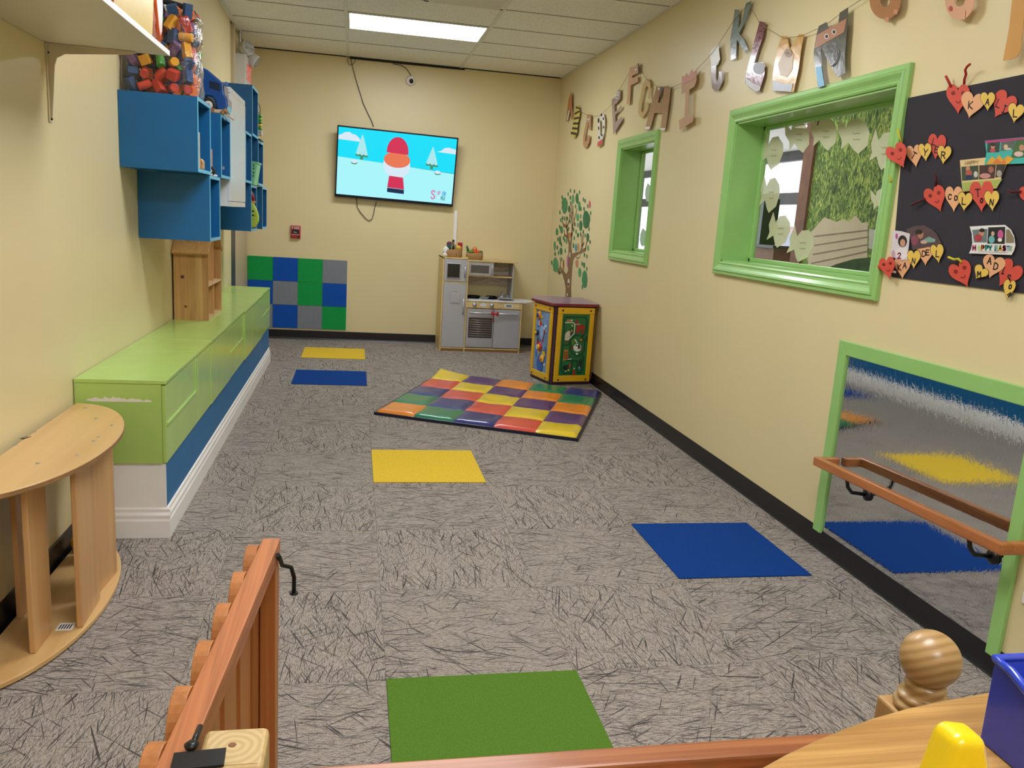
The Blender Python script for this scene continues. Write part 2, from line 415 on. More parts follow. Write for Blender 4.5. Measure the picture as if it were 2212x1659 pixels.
# ---------------------------------------------------------------- lobby beyond the right wall
M_LOBF = plain('pale_lobby_floor', '#a9a49b', 0.5); M_LOBW = plain('beige_lobby_wall', '#b79f8c', 0.7)
M_BRICK = plain('brown_post', '#7a5446', 0.7, var=.2)
MB(M_LOBF).box(XR + .31, XLOB, -2, 24, -.06, 0).build('trim_5', kind='structure')
MB(M_CEIL).box(XR + .21, XLOB, -2, 24, 2.75, 2.83).build('trim_6', kind='structure')
MUR_Y = hit(1747, 450, 0, 4.2)[1]
def mural_mat():
    t = NT('painted_leafy_mural'); v = t.coord((1, 1, 1))
    n = t.noise(t.coord((1, 9, 4.5), (.25, .0, 0)), 2.6, 4, 0.7, 1.6); n2 = t.noise(v, 1.2, 2)
    leaf = t.ramp(t.math('ADD', t.math('MULTIPLY', n, 0.8), t.math('MULTIPLY', n2, 0.2)), [(0.38, lin('#2c4a33')), (0.46, lin('#4d7840')), (0.53, lin('#85ad55')), (0.60, lin('#c4dc80'))])
    t.l(leaf, t.b.inputs['Base Color']); t.set(Roughness=.8); return t.m
M_MURAL = mural_mat(); M_SID = plain('painted_cream_siding', '#d8d2c0', .8, var=.03); M_SIDL = plain('painted_siding_line', '#8f8878', .8)
M_MGRASS = plain('painted_dark_grass', '#2f5a35', .9, var=.3); M_MSKY = plain('painted_pale_sky', '#c9d2d6', .8)
XM = 4.2
def mp(x, y, c=0.0):   # point on the mural wall from a spot in the photo
    h = hit(x, y, 0, XM - c); return h
lob = MB(M_LOBW).box(XM, XM + .1, -2, MUR_Y, 0, 2.75).build('trim_7', kind='structure')
mural = thing('wall_mural', 'lobby wall mural of a leafy tree over cream siding, seen through the large window', 'mural', (XM, 4.5, .3))
mb = MB(M_MURAL).box(XM - .004, XM, 2.5, MUR_Y, .4, 2.74); mb.build('foliage', mural)
def c4(x, y): return (1520 + x / 3.072, 120 + y / 3.072)
edge = [(735, 1150), (770, 1110), (800, 1075), (850, 1090), (880, 1105), (930, 1085), (965, 1105), (1010, 1060), (1050, 1110), (1092, 1105), (1085, 1350), (800, 1425), (700, 1440), (690, 1700), (1200, 1700)]
out = [mp(*c4(*p), .004) for p in [(705, 1180), (735, 1150), (770, 1110), (800, 1075), (850, 1090), (880, 1105), (930, 1085), (965, 1105), (1010, 1060), (1050, 1110), (1092, 1105), (1085, 1370), (980, 1400), (690, 1440)]]
mb = MB(M_SID).prism3(out, (-.003, 0, 0))
for a, b in (((735, 1200), (1088, 1160)), ((735, 1260), (1088, 1205)), ((725, 1320), (1088, 1255)), ((715, 1380), (1086, 1300))):
    ribbon(mb, [mp(*c4(*a), .0075), mp(*c4(*b), .0075)], .012, (-.001, 0, 0), M_SIDL)
mb.build('siding', mural)
mb = MB(M_MGRASS).prism3([mp(*c4(*p), .006) for p in [(790, 1425), (880, 1385), (1000, 1350), (1100, 1340), (1200, 1330), (1200, 1650), (690, 1650), (690, 1440)]], (-.003, 0, 0)); mb.build('grass', mural)
mb = MB(M_MSKY).prism3([mp(*c4(*p), .004) for p in [(1100, 1150), (1160, 1160), (1150, 1290), (1095, 1280)]], (-.003, 0, 0)); mb.build('sky_patch', mural)
MB(M_BRICK).box(XM - .03, XM + .13, MUR_Y, MUR_Y + .17, 0, 2.75).build('trim_8', kind='structure')
# lobby ceiling lights; only the small one is known, others added for brightness
def lobby_light(x, y, k=1.0):
    t = thing('lobby_ceiling_light', 'bright lobby ceiling light panel beyond the large window, one real, the rest added', 'ceiling light', (x, y, 2.75), 'lobby ceiling light panels')
    MB(M_TBAR).box(x - .32 * k, x + .32 * k, y - .62 * k, y + .62 * k, 2.738, 2.75).build('frame', t); MB(emit('lit_lobby_diffuser', '#fff2e0', 2.7)).box(x - .29 * k, x + .29 * k, y - .59 * k, y + .59 * k, 2.734, 2.7385).build('diffuser', t)
lobby_light(3.3, 4.6); lobby_light(3.3, 7.4); p = hit(1740, 272, 2, 2.745); lobby_light(p.x, p.y, .22); lobby_light(5.9, 14.5)
# street front: posts, transom beam, glass, world beyond
zb1, zb2 = hit(1690, 417, 0, XLOB)[2], hit(1690, 442, 0, XLOB)[2]
M_MULL = plain('dark_bronze_mullion', '#2c2b31', .4, .4)
mb = MB(M_MULL).box(XLOB, XLOB + .08, 9, 24, zb2, zb1).box(XLOB, XLOB + .08, 9, 24, 0, .12)
for y in (10.2, 13.0, 15.4, 17.0, 18.9, 21.2): mb.box(XLOB, XLOB + .1, y - .05, y + .05, 0, 2.75)
mb.box(XLOB, XLOB + .1, 9, 24, 2.6, 2.83); struct(mb, 'trim_9')
MB(M_GLASS).box(XLOB + .03, XLOB + .036, 9, 24, .1, 2.6).build('window_3', kind='structure')
MB(M_LOBW).box(XLOB, XLOB + .1, -2, 9.0, 0, 2.83).box(XR + .31, XLOB + .1, 24, 24.1, 0, 2.83).build('trim_10', kind='structure')
MB(plain('pale_pavement', '#c9c9cc', .9)).box(XLOB + .1, 80, -40, 120, -.15, -.05).build('trim_11', kind='structure')
b = thing('brick_building', 'low pinkish brick building across the road, seen through both windows', 'building', (45, 60, -.05))
mb = MB(plain('pink_brick', '#b48f8b', .9, var=.15)).box(42, 46, 30, 110, -.05, 2.6); mb.build('wall', b)
MB(plain('white_fascia', '#e4e4ea', .7)).box(41.7, 46.3, 29.8, 110.2, 2.6, 3.1).build('roof_edge', b)
for k in range(12): MB(plain('dark_shop_glass', '#6f7687', .2)).box(41.9, 42.05, 33 + k * 6.4, 37 + k * 6.4, .7, 2.0).build('shop_window', b)
# hall furniture glimpsed low behind the window
hb = thing('wooden_cabinet', 'small brown lobby cabinet with a dark top beyond the large window', 'cabinet', (4.6, 8.5, 0))
p = hit(1662, 565, 0, 4.6)
MB(M_BRICK).box(4.5, 4.9, p.y - .25, p.y + .25, 0, hit(1662, 535, 0, 4.6)[2]).build('body', hb)
MB(M_MULL).box(4.46, 4.94, p.y - .3, p.y + .3, hit(1662, 535, 0, 4.6)[2], hit(1662, 535, 0, 4.6)[2] + .03).build('top', hb)
kz = hit(1650, 535, 0, 4.8)
kk = thing('display_stand', 'tall black display stand on the lobby cabinet', 'stand', (4.75, kz.y, kz.z))
MB(M_BLACK).box(4.65, 4.85, kz.y - .16, kz.y + .16, kz.z + .03, hit(1650, 430, 0, 4.75)[2]).build('panel', kk)
MB(M_WHITE).box(4.64, 4.65, kz.y - .1, kz.y - .02, kz.z + .6, kz.z + .66).build('sticker', kk)

# ---------------------------------------------------------------- ceiling fittings
M_DIFF = emit('lit_white_diffuser', '#f4f8ff', PANEL_POWER)
def ceiling_light(y, label):
    t = thing('ceiling_light', label, 'ceiling light', (.47, y + .3, HC), 'ceiling light panels')
    x0, x1, y0, y1 = -.100, 1.045, y, y + .585
    m = MB(M_TBAR); z0 = HC - .008
    for a in ((x0, x1, y0, y0 + .012), (x0, x1, y1 - .012, y1), (x0, x0 + .012, y0 + .012, y1 - .012), (x1 - .012, x1, y0 + .012, y1 - .012)): m.box(*a, z0, HC)
    m.build('frame', t)
    MB(M_DIFF).box(x0 + .012, x1 - .012, y0 + .012, y1 - .012, HC - .006, HC - .001).build('diffuser', t); return t
L0 = ceiling_light(7.105, 'bright rectangular ceiling light panel in front of the television wall')
ceiling_light(3.445, 'ceiling light panel above the middle of the room, out of the top of the picture')
ceiling_light(1.005, 'ceiling light panel overhead just in front of the viewpoint')
ceiling_light(-1.435, 'unseen ceiling light panel added behind the viewpoint')  # unseen panel added to brighten surfaces that face the camera
v = thing('ceiling_vent', 'white square ceiling air vent with louvres beside the light panel', 'vent', (.78, 6.14, HC))
m = MB(M_TBAR); a = (.46, 1.05, 5.87, 6.46)
for q in ((a[0], a[1], a[2], a[2] + .03), (a[0], a[1], a[3] - .03, a[3]), (a[0], a[0] + .03, a[2], a[3]), (a[1] - .03, a[1], a[2], a[3])): m.box(*q, HC - .012, HC)
m.build('frame', v)
MB(plain('vent_shade_grey', '#b4b9c2', .7)).box(a[0] + .03, a[1] - .03, a[2] + .03, a[3] - .03, HC - .002, HC - .001).build('backing', v)
for k in range(4):
    y = a[2] + .09 + k * .13; m = MB(M_TBAR); m.prism3([(a[0] + .03, y, HC - .003), (a[0] + .03, y + .004, HC - .003), (a[0] + .03, y + .07, HC - .022), (a[0] + .03, y + .066, HC - .024)], (.53, 0, 0)); m.build('louvre', v)
# ================================================================ loose carpet squares set in the floor
FY, FB, FG = felt('yellow_carpet_pile', '#e3bf3c'), felt('blue_carpet_pile', '#123f88'), felt('green_carpet_pile', '#587d2c')
def ctile(x, y, m, lab):
    n = .61; MB(m).box(x, x + n, y - n, y, 0.0003, .005).build('carpet_tile', label=lab, cat='carpet tile', group='coloured carpet squares in the floor', bevel=.002)
ctile(-.485, 8.514, FY, 'yellow carpet square farthest away, near the back wall')
ctile(-.485, 7.275, FB, 'small-looking blue carpet square just in front of the farthest yellow one')
ctile(.127, 4.788, FY, 'yellow carpet square in the middle of the floor in front of the quilted mat')
ctile(1.356, 3.548, FB, 'blue carpet square near the right wall and the low mirror')
ctile(.127, 2.289, FG, 'green carpet square nearest to the wooden gate')
# felt squares on the back wall
WG, WB_, WR_ = felt('green_felt', '#22a050'), felt('blue_felt', '#1d57b8'), felt('grey_felt', '#868b96')
rows = ['GBGR', 'BRGB', 'RBRG']; nm = {'G': ('green', WG), 'B': ('blue', WB_), 'R': ('grey', WR_)}
cw, rh = 1.04 / 4, .762 / 3
rn = ['top', 'middle', 'bottom']; cn = ['first', 'second', 'third', 'fourth']
for i, r in enumerate(rows):
    for j, c in enumerate(r):
        x0 = -1.117 + j * cw; z1 = .880 - i * rh
        MB(nm[c][1]).box(x0 + .001, x0 + cw - .001, YB - .010, YB - .0005, z1 - rh + .001, z1 - .001).build('felt_wall_tile', label='%s square felt tile on the back wall, %s row, %s from the left' % (nm[c][0], rn[i], cn[j]), cat='wall tile', group='felt squares on the back wall')

# ================================================================ quilted play mat
QC = [plain('orange_vinyl', '#e88a2e', .28, coat=.3), plain('green_vinyl', '#1d7a52', .28, coat=.3), plain('blue_vinyl', '#2c2f74', .28, coat=.3),
      plain('red_vinyl', '#d8503f', .28, coat=.3), plain('yellow_vinyl', '#e4c62c', .28, coat=.3), plain('purple_vinyl', '#53306e', .28, coat=.3)]
NAVY = plain('dark_navy_vinyl', '#16162e', .35)
mat = thing('quilted_play_mat', 'square vinyl patchwork floor mat in red, yellow, blue, green, purple and orange', 'play mat', (1.13, 6.1, 0))
cA, cB, cC, cD = Vector((.165, 5.68, 0)), Vector((1.49, 5.03, 0)), Vector((2.115, 6.55, 0)), Vector((.775, 7.19, 0))
N = 14; nn = 5 * N
from mathutils import noise as mn
def matp(i, j):
    u, v = i / nn, j / nn
    p = cA * (1 - u) * (1 - v) + cB * u * (1 - v) + cC * u * v + cD * (1 - u) * v
    fu, fv = (u * 5) % 1, (v * 5) % 1
    d = min(fu, 1 - fu, fv, 1 - fv)
    ed = min(u, 1 - u, v, 1 - v)
    h = .030 + .012 * min(1, d / .16) ** .5
    h += .008 * mn.noise(Vector((p.x * 6, p.y * 6, 0))) + .004 * abs(mn.noise(Vector((p.x * 22, p.y * 11, 3))))
    h *= min(1, (ed / .02) ** .5) if ed < .02 else 1
    if u + (1 - v) < .3: h += .05 * (1 - (u + 1 - v) / .3) ** 2          # curled yellow corner
    return (p.x, p.y, max(.006, h))
mb = MB(); vs = [matp(i, j) for j in range(nn + 1) for i in range(nn + 1)]
for a in range(5):
    for b_ in range(5):
        m = QC[(a + b_) % 6]; idx = {}; fs = []; lv = []
        for j in range(b_ * N, (b_ + 1) * N + 1):
            for i in range(a * N, (a + 1) * N + 1): idx[(i, j)] = len(lv); lv.append(vs[j * (nn + 1) + i])
        for j in range(b_ * N, (b_ + 1) * N):
            for i in range(a * N, (a + 1) * N): fs.append((idx[(i, j)], idx[(i + 1, j)], idx[(i + 1, j + 1)], idx[(i, j + 1)]))
        o = MB(m).add(lv, fs, smooth=True).build('quilt_square', mat)
        o['label'] = ['orange', 'green', 'blue', 'red', 'yellow', 'purple'][(a + b_) % 6] + ' quilted square'
def shr(p, k): c = (cA + cB + cC + cD) / 4; return c + (p - c) * k
mb = MB(NAVY); mb.prism3([shr(p, 1.004) + Vector((0, 0, .001)) for p in (cA, cB, cC, cD)], (0, 0, .020)); mb.build('underside', mat)

# ================================================================ built-in bench of green cabinets on a blue plinth
GB = plain('lime_green_gloss_cabinet', '#b0d272', .26, coat=.25, var=.03)
BLU = plain('teal_blue_gloss_paint', '#0069a6', .5, var=.05)
XF = -.747
base = thing('bench_plinth', 'long low plinth under the green cabinets, blue front, white end and moulding', 'plinth', (-.92, 5.55, 0))
MB(BLU).box(XL + .002, XF - .012, 3.475, 7.66, 0, .326).build('blue_panel', base)
MB(M_WHITE).box(XL + .002, XF - .012, 3.465, 3.475, 0, .326).build('end_panel', base)
prof = [(0, .0), (.016, .0), (.016, .075), (.012, .085), (.013, .1), (.006, .112), (.006, .125), (0, .132)]
mo = MB(M_WHITE)
mo.prism3([(XF - .012 + h, 3.465, z) for h, z in prof], (0, 4.205, 0))
mo.prism3([(XL + .01, 3.465 - h, z) for h, z in prof], (XF + .004 - XL - .01, 0, 0)); mo.build('moulding', base)
units = [(3.455, 4.16, 0, 'nearest wide green cabinet with the white scrape on its end'), (4.162, 4.52, .0, 'narrow green cabinet second from the scraped end'),
         (4.522, 5.22, .003, 'wide green cabinet just in front of the wooden doll house'), (5.222, 5.90, 0, 'wide green cabinet under the wooden doll house'),
         (5.902, 6.28, .006, 'narrow green cabinet right behind the doll house'), (6.282, 6.98, .006, 'green cabinet second from the far end of the bench'), (6.982, 7.66, .0, 'green cabinet at the far end of the bench by the doorway')]
for k, (y0, y1, dx, lab) in enumerate(units):
    t = thing('bench_cabinet', lab, 'cabinet', ((XL + XF) / 2, (y0 + y1) / 2, .327), 'green bench cabinets')
    xf = XF + dx
    c = MB(GB).box(XL + .003, xf - .02, y0, y1, .328, .667).build('body', t)
    MB(GB).box(XL + .003, xf, y0 - (.004 if k == 0 else 0), y1 - .001, .668, .684).build('top', t, bevel=.0015)
    MB(GB).box(xf - .0195, xf - .004, y0 + .003, y1 - .003, .33, .662).build('door', t, bevel=.002)
    if k in (0, 3, 6):
        f = MB(GB); w = .012; a, b_, z0, z1 = y0 + .02, y1 - .06, .50, .655
        f.box(xf - .0038, xf + .001, a, b_, z0 - w, z0).box(xf - .0038, xf + .001, b_, b_ + w, z0 - w, z1); f.build('door_rail', t)
    if k == 0:
        pts = []; random.seed(3)
        X0, X1 = hit(185, 862, 1, y0)[0], hit(328, 865, 1, y0)[0]; zz = hit(250, 866, 1, y0)[2]
        for q in range(25): pts.append((X0 + (X1 - X0) * q / 24, y0 - .0012, zz + .018 * math.sin(math.pi * min(1, (q + 1) / 9) / 2) * (1 - q / 30) + random.uniform(-.005, .006)))
        pts += [(X1, y0 - .0012, zz - .002), (X0 + .03, y0 - .0012, zz - .004), (X0, y0 - .0012, zz)]
        o = MB(plain('bare_white_board', '#ece6dc', .7)).prism3(pts, (0, .001, 0)).build('scraped_patch', t); o['label'] = 'white scraped patch'

# ================================================================ wall cubby boxes
TEAL = plain('teal_blue_laminate', '#02609a', .4, var=.04); TEDGE = plain('lit_blue_edge_band', '#5ab4dd', .3)  # edge band made paler, catch of the ceiling light in its colour
CF = -.747
def cubby(y0, y1, z0, z1, lab):
    t = thing('wall_cubby', lab, 'cubby shelf', ((XL + CF) / 2, (y0 + y1) / 2, z0), 'blue wall cubbies')
    w = .017; xb, xf = XL + .002, CF - .002
    m = MB(TEAL); m.box(xb, xf, y0, y0 + w, z0, z1).box(xb, xf, y1 - w, y1, z0, z1).box(xb, xf, y0 + w, y1 - w, z0, z0 + w).box(xb, xf, y0 + w, y1 - w, z1 - w, z1)
    m.build('carcass', t); MB(TEAL).box(xb, xb + .006, y0 + w, y1 - w, z0 + w, z1 - w).build('back_panel', t)
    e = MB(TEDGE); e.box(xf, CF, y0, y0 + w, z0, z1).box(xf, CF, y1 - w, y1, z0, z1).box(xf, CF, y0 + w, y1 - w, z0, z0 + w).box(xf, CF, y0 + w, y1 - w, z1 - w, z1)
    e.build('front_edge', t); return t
ZA, ZB, ZC, ZD = 1.208, 1.550, 1.897, 2.250
cubby(4.225, 4.58, ZB, ZC, 'blue wall cubby with the bag of foam blocks on top, nearest of all')
cubby(4.54, 4.87, ZA, ZB - .002, 'blue wall cubby directly above the wooden doll house')
cubby(4.92, 5.27, ZB, ZC, 'blue wall cubby under the toy truck and the wooden bead toy')
cubby(5.97, 6.30, ZB + .01, ZC + .005, 'blue wall cubby half hidden behind the white cabinet')
cubby(6.34, 6.69, ZC + .006, ZD, 'highest blue wall cubby, above the others near the back wall')
cubby(6.27, 6.62, ZA + .012, ZB + .002, 'low blue wall cubby holding the green egg-shaped toy')
cubby(6.70, 7.05, ZB + .012, ZC + .004, 'blue wall cubby under the yellow and green bead toy, beside the green basket')
cubby(7.0, 7.34, ZA + .012, ZB + .008, 'last and farthest low blue wall cubby')
t = thing('white_wall_cabinet', 'tall white wall cabinet between the blue cubbies', 'cabinet', (-.92, 5.62, 1.39))
WC = plain('white_laminate', '#dfe3ea', .3, coat=.2, var=.01)
MB(WC).box(XL + .002, CF - .02, 5.282, 5.95, 1.392, 2.088).build('body', t, bevel=.002)
MB(WC).box(CF - .019, CF, 5.285, 5.948, 1.425, 2.055).build('door', t, bevel=.002)
MB(WC).box(CF - .02, CF - .002, 5.282, 5.95, 1.392, 1.422).box(CF - .02, CF - .002, 5.282, 5.95, 2.058, 2.088).build('rail', t)

# ================================================================ white shelf with bracket, top left
SHX = -.689
t = thing('wall_shelf', 'white laminate wall shelf above the viewer, top left corner', 'shelf', (-.9, 2.0, 1.932))
MB(plain('off_white_shelf_board', '#d8d0bd', .45, var=.02)).box(XL + .002, SHX - .002, -.6, 3.36, 1.932, 1.9495).build('board', t)
MB(M_WHITE).box(SHX - .002, SHX, -.6, 3.36, 1.932, 1.950).build('front_edge', t)
def bracket(y):
    m = MB(plain('cream_metal_bracket', '#d3c8ae', .4, .1)); r = .012
    m.prism3([(XL + .001, y - .014, 1.66), (XL + .001, y + .014, 1.66), (XL + .001, y + .014, 1.931), (XL + .001, y - .014, 1.931)], (.004, 0, 0))
    m.prism3([(XL + .005, y - .014, 1.927), (XL + .005, y + .014, 1.927), (-.80, y + .009, 1.927), (-.80, y - .009, 1.927)], (0, 0, .004))
    m.prism3([(XL + .004, y - .003, 1.67), (XL + .010, y - .003, 1.67), (XL + .026, y - .003, 1.86), (XL + .034, y - .003, 1.885), (XL + .060, y - .003, 1.900), (-.81, y - .003, 1.921), (-.81, y - .003, 1.928), (XL + .004, y - .003, 1.928)], (0, .006, 0))
    o = m.build('bracket', t)
    s_ = MB(M_BLACK)
    for z in (1.672, 1.90): s_.ball((XL + .007, y, z), .005, seg=8, rings=6)
    s_.build('screw', o)
bracket(3.335); bracket(2.3); bracket(1.0)
# folded vinyl mat standing on the shelf
t = thing('folded_vinyl_mat', 'folded yellow, pink and blue vinyl play mat stored on the white shelf', 'folded mat', (-.8, 2.9, 1.95))
def slab(y0, y1, x0, x1, h, m, lab, lean=0.0, n=10):
    vs = []; fs = []
    for k in range(n + 1):
        f = k / n; z = 1.952 + h * f; bul = .012 * math.sin(math.pi * f)
        for (x, y) in ((x0, y0), (x1 + bul, y0), (x1 + bul, y1), (x0, y1)): vs.append((x, y + lean * f, z))
    for k in range(n):
        for e in range(4): g = (e + 1) % 4; fs.append((k * 4 + e, k * 4 + g, k * 4 + 4 + g, k * 4 + 4 + e))
    fs += [(3, 2, 1, 0), (n * 4, n * 4 + 1, n * 4 + 2, n * 4 + 3)]
    o = MB(m).add(vs, fs).build('mat_panel', t, bevel=.008); o['label'] = lab
VY, VP, VB, VO = plain('pale_yellow_vinyl', '#e0c474', .35, var=.05), plain('pink_vinyl', '#e9a9a0', .35, var=.05), plain('slate_blue_vinyl', '#6f7390', .35), plain('orange_piping_vinyl', '#d9602c', .35)
slab(2.2, 2.70, -1.0, -.725, .5, VB, 'blue panel'); slab(2.715, 3.24, -1.0, -.722, .5, VY, 'yellow panel')
m = MB(VP); vs = []
prof = [(3.25, 2.45), (3.25, 2.10), (3.27, 2.03), (3.32, 1.99), (3.345, 1.985), (3.375, 2.01), (3.395, 2.09), (3.39, 2.2), (3.385, 2.45)]
m.prism3([(-1.0, y, z) for y, z in prof], (.285, 0, 0)); o = m.build('mat_panel', t, bevel=.012); o['label'] = 'drooping pink end panel'
m = MB(VO).tube([(-.716, 3.247, 2.45), (-.714, 3.247, 2.12), (-.716, 3.29, 2.02), (-.72, 3.34, 1.975)], .007).tube([(-.716, 2.707, 2.45), (-.712, 2.707, 1.965)], .006); m.build('piping', t)
MB(plain('maroon_vinyl_edge', '#5b2230', .4)).box(-1.0, -.716, 2.2, 3.27, 1.951, 1.963).build('underside', t)

# ================================================================ bag of foam blocks
random.seed(11)
FC = [('red', '#c63a26'), ('orange', '#d8661f'), ('yellow', '#d99a1e'), ('green', '#3f8a33'), ('blue', '#27466f'), ('purple', '#6b4a73')]
FM = [plain('%s_foam' % a, b, .8, var=.06) for a, b in FC]
bx0, bx1, by0, by1, bz0 = XL + .012, -.768, 4.235, 4.53, ZC + .003
def rotbox(m, c, hx, hy, hz):
    e = Matrix.Rotation(random.uniform(-.6, .6), 3, 'X') @ Matrix.Rotation(random.uniform(-.6, .6), 3, 'Y') @ Matrix.Rotation(random.uniform(0, 3.14), 3, 'Z')
    m.obox(c, e @ Vector((hx, 0, 0)), e @ Vector((0, hy, 0)), e @ Vector((0, 0, hz)))
for kz in range(7):
    for kx in range(5):
        for ky in range(4 if kz % 2 else 3):
            z = bz0 + .032 + kz * .058
            x = bx0 + .042 + kx * .061 + random.uniform(-.008, .008); y = by0 + .042 + ky * (.068 if kz % 2 else .092) + random.uniform(-.008, .008)
            ci = random.choice([0, 0, 0, 1, 1, 2, 3, 4, 4, 5])
            m = MB(FM[ci]); kind = random.random()
            if kind < .38:
                dd = Vector((random.uniform(-1, 1), random.uniform(-1, 1), random.uniform(-.6, .6))).normalized()
                m.lathe([(.019, -.030), (.020, -.028), (.020, .028), (.019, .030)], (x, y, z), dd, 14); sh = 'cylinder'
            elif kind < .8: rotbox(m, Vector((x, y, z)), .017, .017, .033); sh = 'brick'
            else: rotbox(m, Vector((x, y, z)), .022, .022, .022); sh = 'cube'
            m.build('foam_block', label='%s foam %s inside the clear plastic bag on the cubby' % (FC[ci][0], sh), cat='toy block', group='%s foam %ss in the clear bag' % (FC[ci][0], sh))
bag = thing('plastic_bag', 'tall clear zip bag full of foam blocks on the nearest blue cubby', 'bag', (-.93, 4.38, bz0))
CLR = glassy('crinkled_clear_plastic', (.93, .93, .95, 1), 1.6, .06, .9)
n = 28; m = MB(CLR); vs = []; fs = []; H = .43
ring = []
for k in range(n + 1):
    f = k / n; sh = (0.012 * math.sin(f * 9) + .006 * math.sin(f * 23)); top = max(0, (f - .8) / .2)
    for q in range(32):
        a = 2 * math.pi * q / 32; ca, sa = math.cos(a), math.sin(a)
        sx = abs(ca) ** .35 * (1 if ca > 0 else -1); sy = abs(sa) ** .35 * (1 if sa > 0 else -1)
        wx = (bx1 - bx0) / 2 + .004 + sh * .5; wy = ((by1 - by0) / 2 + .012) * (1 - .75 * top) + .003
        vs.append((min(max((bx0 + bx1) / 2 + sx * wx + .004 * mn.noise(Vector((a * 3, f * 8, 0))), XL + .003), -.755), (by0 + by1) / 2 + sy * wy + .006 * mn.noise(Vector((a * 3, f * 8, 5))), bz0 + H * f - (.05 * top * (0.5 + .5 * ca) )))
for k in range(n):
    for q in range(32): r = (q + 1) % 32; fs.append((k * 32 + q, k * 32 + r, (k + 1) * 32 + r, (k + 1) * 32 + q))
m.add(vs, fs, smooth=True).build('clear_film', bag)
zt = bz0 + H
MB(plain('dark_navy_binding', '#14141f', .5)).tube([(bx0, 4.383, zt + .02), (-.98, 4.383, zt + .012), (-.90, 4.383, zt + .002), (-.83, 4.383, zt - .012), (-.79, 4.383, zt - .035), (-.768, 4.383, zt - .07)], .013).build('zip_binding', bag)
# ================================================================ wooden doll house on the bench
PINE = wood('pine_boards', '#c79a5f', '#a4743f', 'z', .5, 1.0); PINEL = wood('pale_pine_shelf', '#dcbb8c', '#bd9564', 'x', .5)
t = thing('doll_house', 'open-fronted natural wood doll house standing on the green bench', 'doll house', (-.995, 5.55, .685))
hx0, hx1, hy0, hy1, hz = XL + .012, -.886, 5.29, 5.80, .6845
def bands(y0, y1):
    ws = [.0, .075, .125, .165, hx1 - hx0]; cs = ['#c3935a', '#bb8b54', '#d2a86c', '#c0905a']; o = t
    m = MB()
    for k in range(4): m.box(hx0 + ws[k], hx0 + ws[k + 1], y0, y1, hz, 1.10, wood('pine_stave_%d' % k, cs[k], '#9a6b3c', 'z', .5))
    return m.build('side_wall', t)
bands(hy0, hy0 + .014); MB(PINE).box(hx0, hx1, hy1 - .014, hy1, hz, 1.10).build('side_wall', t)
kn = MB(plain('dark_wood_knot', '#5e3b20', .6)); ks = wood('pine_stave_9', '#8a6137', '#6b4423', 'z')
for u, v, r in ((401, 662, .008), (394, 598, .011)):
    p = hit(u, v, 1, hy0); kn.lathe([(r * .6, 0), (r, .0008)], (p.x, hy0, p.z), (0, -1, 0), 12)
kn.build('knot', t)
MB(PINE).box(hx0, hx0 + .006, hy0 + .014, hy1 - .014, hz, 1.10).build('back_panel', t)
MB(PINEL).box(hx0, hx1, hy0 + .014, hy1 - .014, hz, hz + .012).build('floor_board', t)
MB(PINEL).box(hx0, hx1, hy0 + .014, hy1 - .014, .895, .907).build('shelf', t)
MB(PINE).box(hx0, hx1 - .01, 5.56, 5.572, hz + .012, .895).build('divider', t); MB(PINE).box(hx0, hx1 - .02, 5.60, 5.612, .907, 1.30).build('divider', t)
ym = (hy0 + hy1) / 2
for s_ in (-1, 1):
    m = MB(PINE); ye = ym + s_ * (.27); m.prism3([(hx0 - .005, ye, 1.088), (hx0 - .005, ye + s_ * .008, 1.10), (hx0 - .005, ym, 1.36), (hx0 - .005, ym, 1.342)], (hx1 - hx0 + .012, 0, 0)); m.build('roof_panel', t, bevel=.002)

# ================================================================ half-round wooden climber standing against the wall
BIRCH = wood('birch_ply', '#d3ab72', '#c89c62', 'y', .38, .6, .3, fine=.06); BIRCHV = wood('birch_ply_upright', '#cc9f69', '#c08f5a', 'z', .42, .6, .2, fine=.08)
PLYE = plain('dark_ply_edge', '#8a623c', .6, var=.2)
cl = thing('wooden_half_round_climber', 'half-round birch plywood climber with upright slats, standing on its side by the left wall', 'climber', (-.95, 2.78, 0))
def arc(cy, xmax, R_, half, n=40):
    xc = xmax - R_; a = math.asin(min(1, half / R_)); pts = []
    for k in range(n + 1):
        q = -a + 2 * a * k / n; pts.append((max(xc + R_ * math.cos(q), XL + .02), cy + R_ * math.sin(q)))
    return [(XL + .02, pts[0][1])] + pts + [(XL + .02, pts[-1][1])]
CY, XM_, RR, HF = 2.81, -.790, .735, .60
for nm_, z0, z1 in (('bottom_panel', .004, .022), ('top_panel', .574, .592)):
    am_ = .260 if nm_[0] == 'b' else .292; pts = [(XL + .02, 2.845 - .575)] + [(XL + .02 + am_ * math.cos(math.radians(q)), 2.845 + .575 * math.sin(math.radians(q))) for q in range(-88, 89, 4)] + [(XL + .02, 2.845 + .575)]; m = MB(BIRCH); m.prism3([(x, y, z0) for x, y in pts], (0, 0, z1 - z0)); o = m.build(nm_, cl, bevel=.004, seg=3)
    if nm_[0] == 't':
        e = MB(PLYE)
        for zz in (.5785, .583, .5875):
            e.tube([(x + .0008, y, zz) for x, y in pts[1:-1]], .0012, seg=5)
        e.build('ply_edge_line', o)
def slat(x, y, ang, w=.11, th=.018):
    a = math.radians(ang); d = Vector((math.sin(a), math.cos(a), 0)); n_ = Vector((math.cos(a), -math.sin(a), 0))
    MB(BIRCHV).obox((x, y, .298), d * w / 2, n_ * th / 2, Vector((0, 0, .2755))).build('slat', cl, bevel=.003)
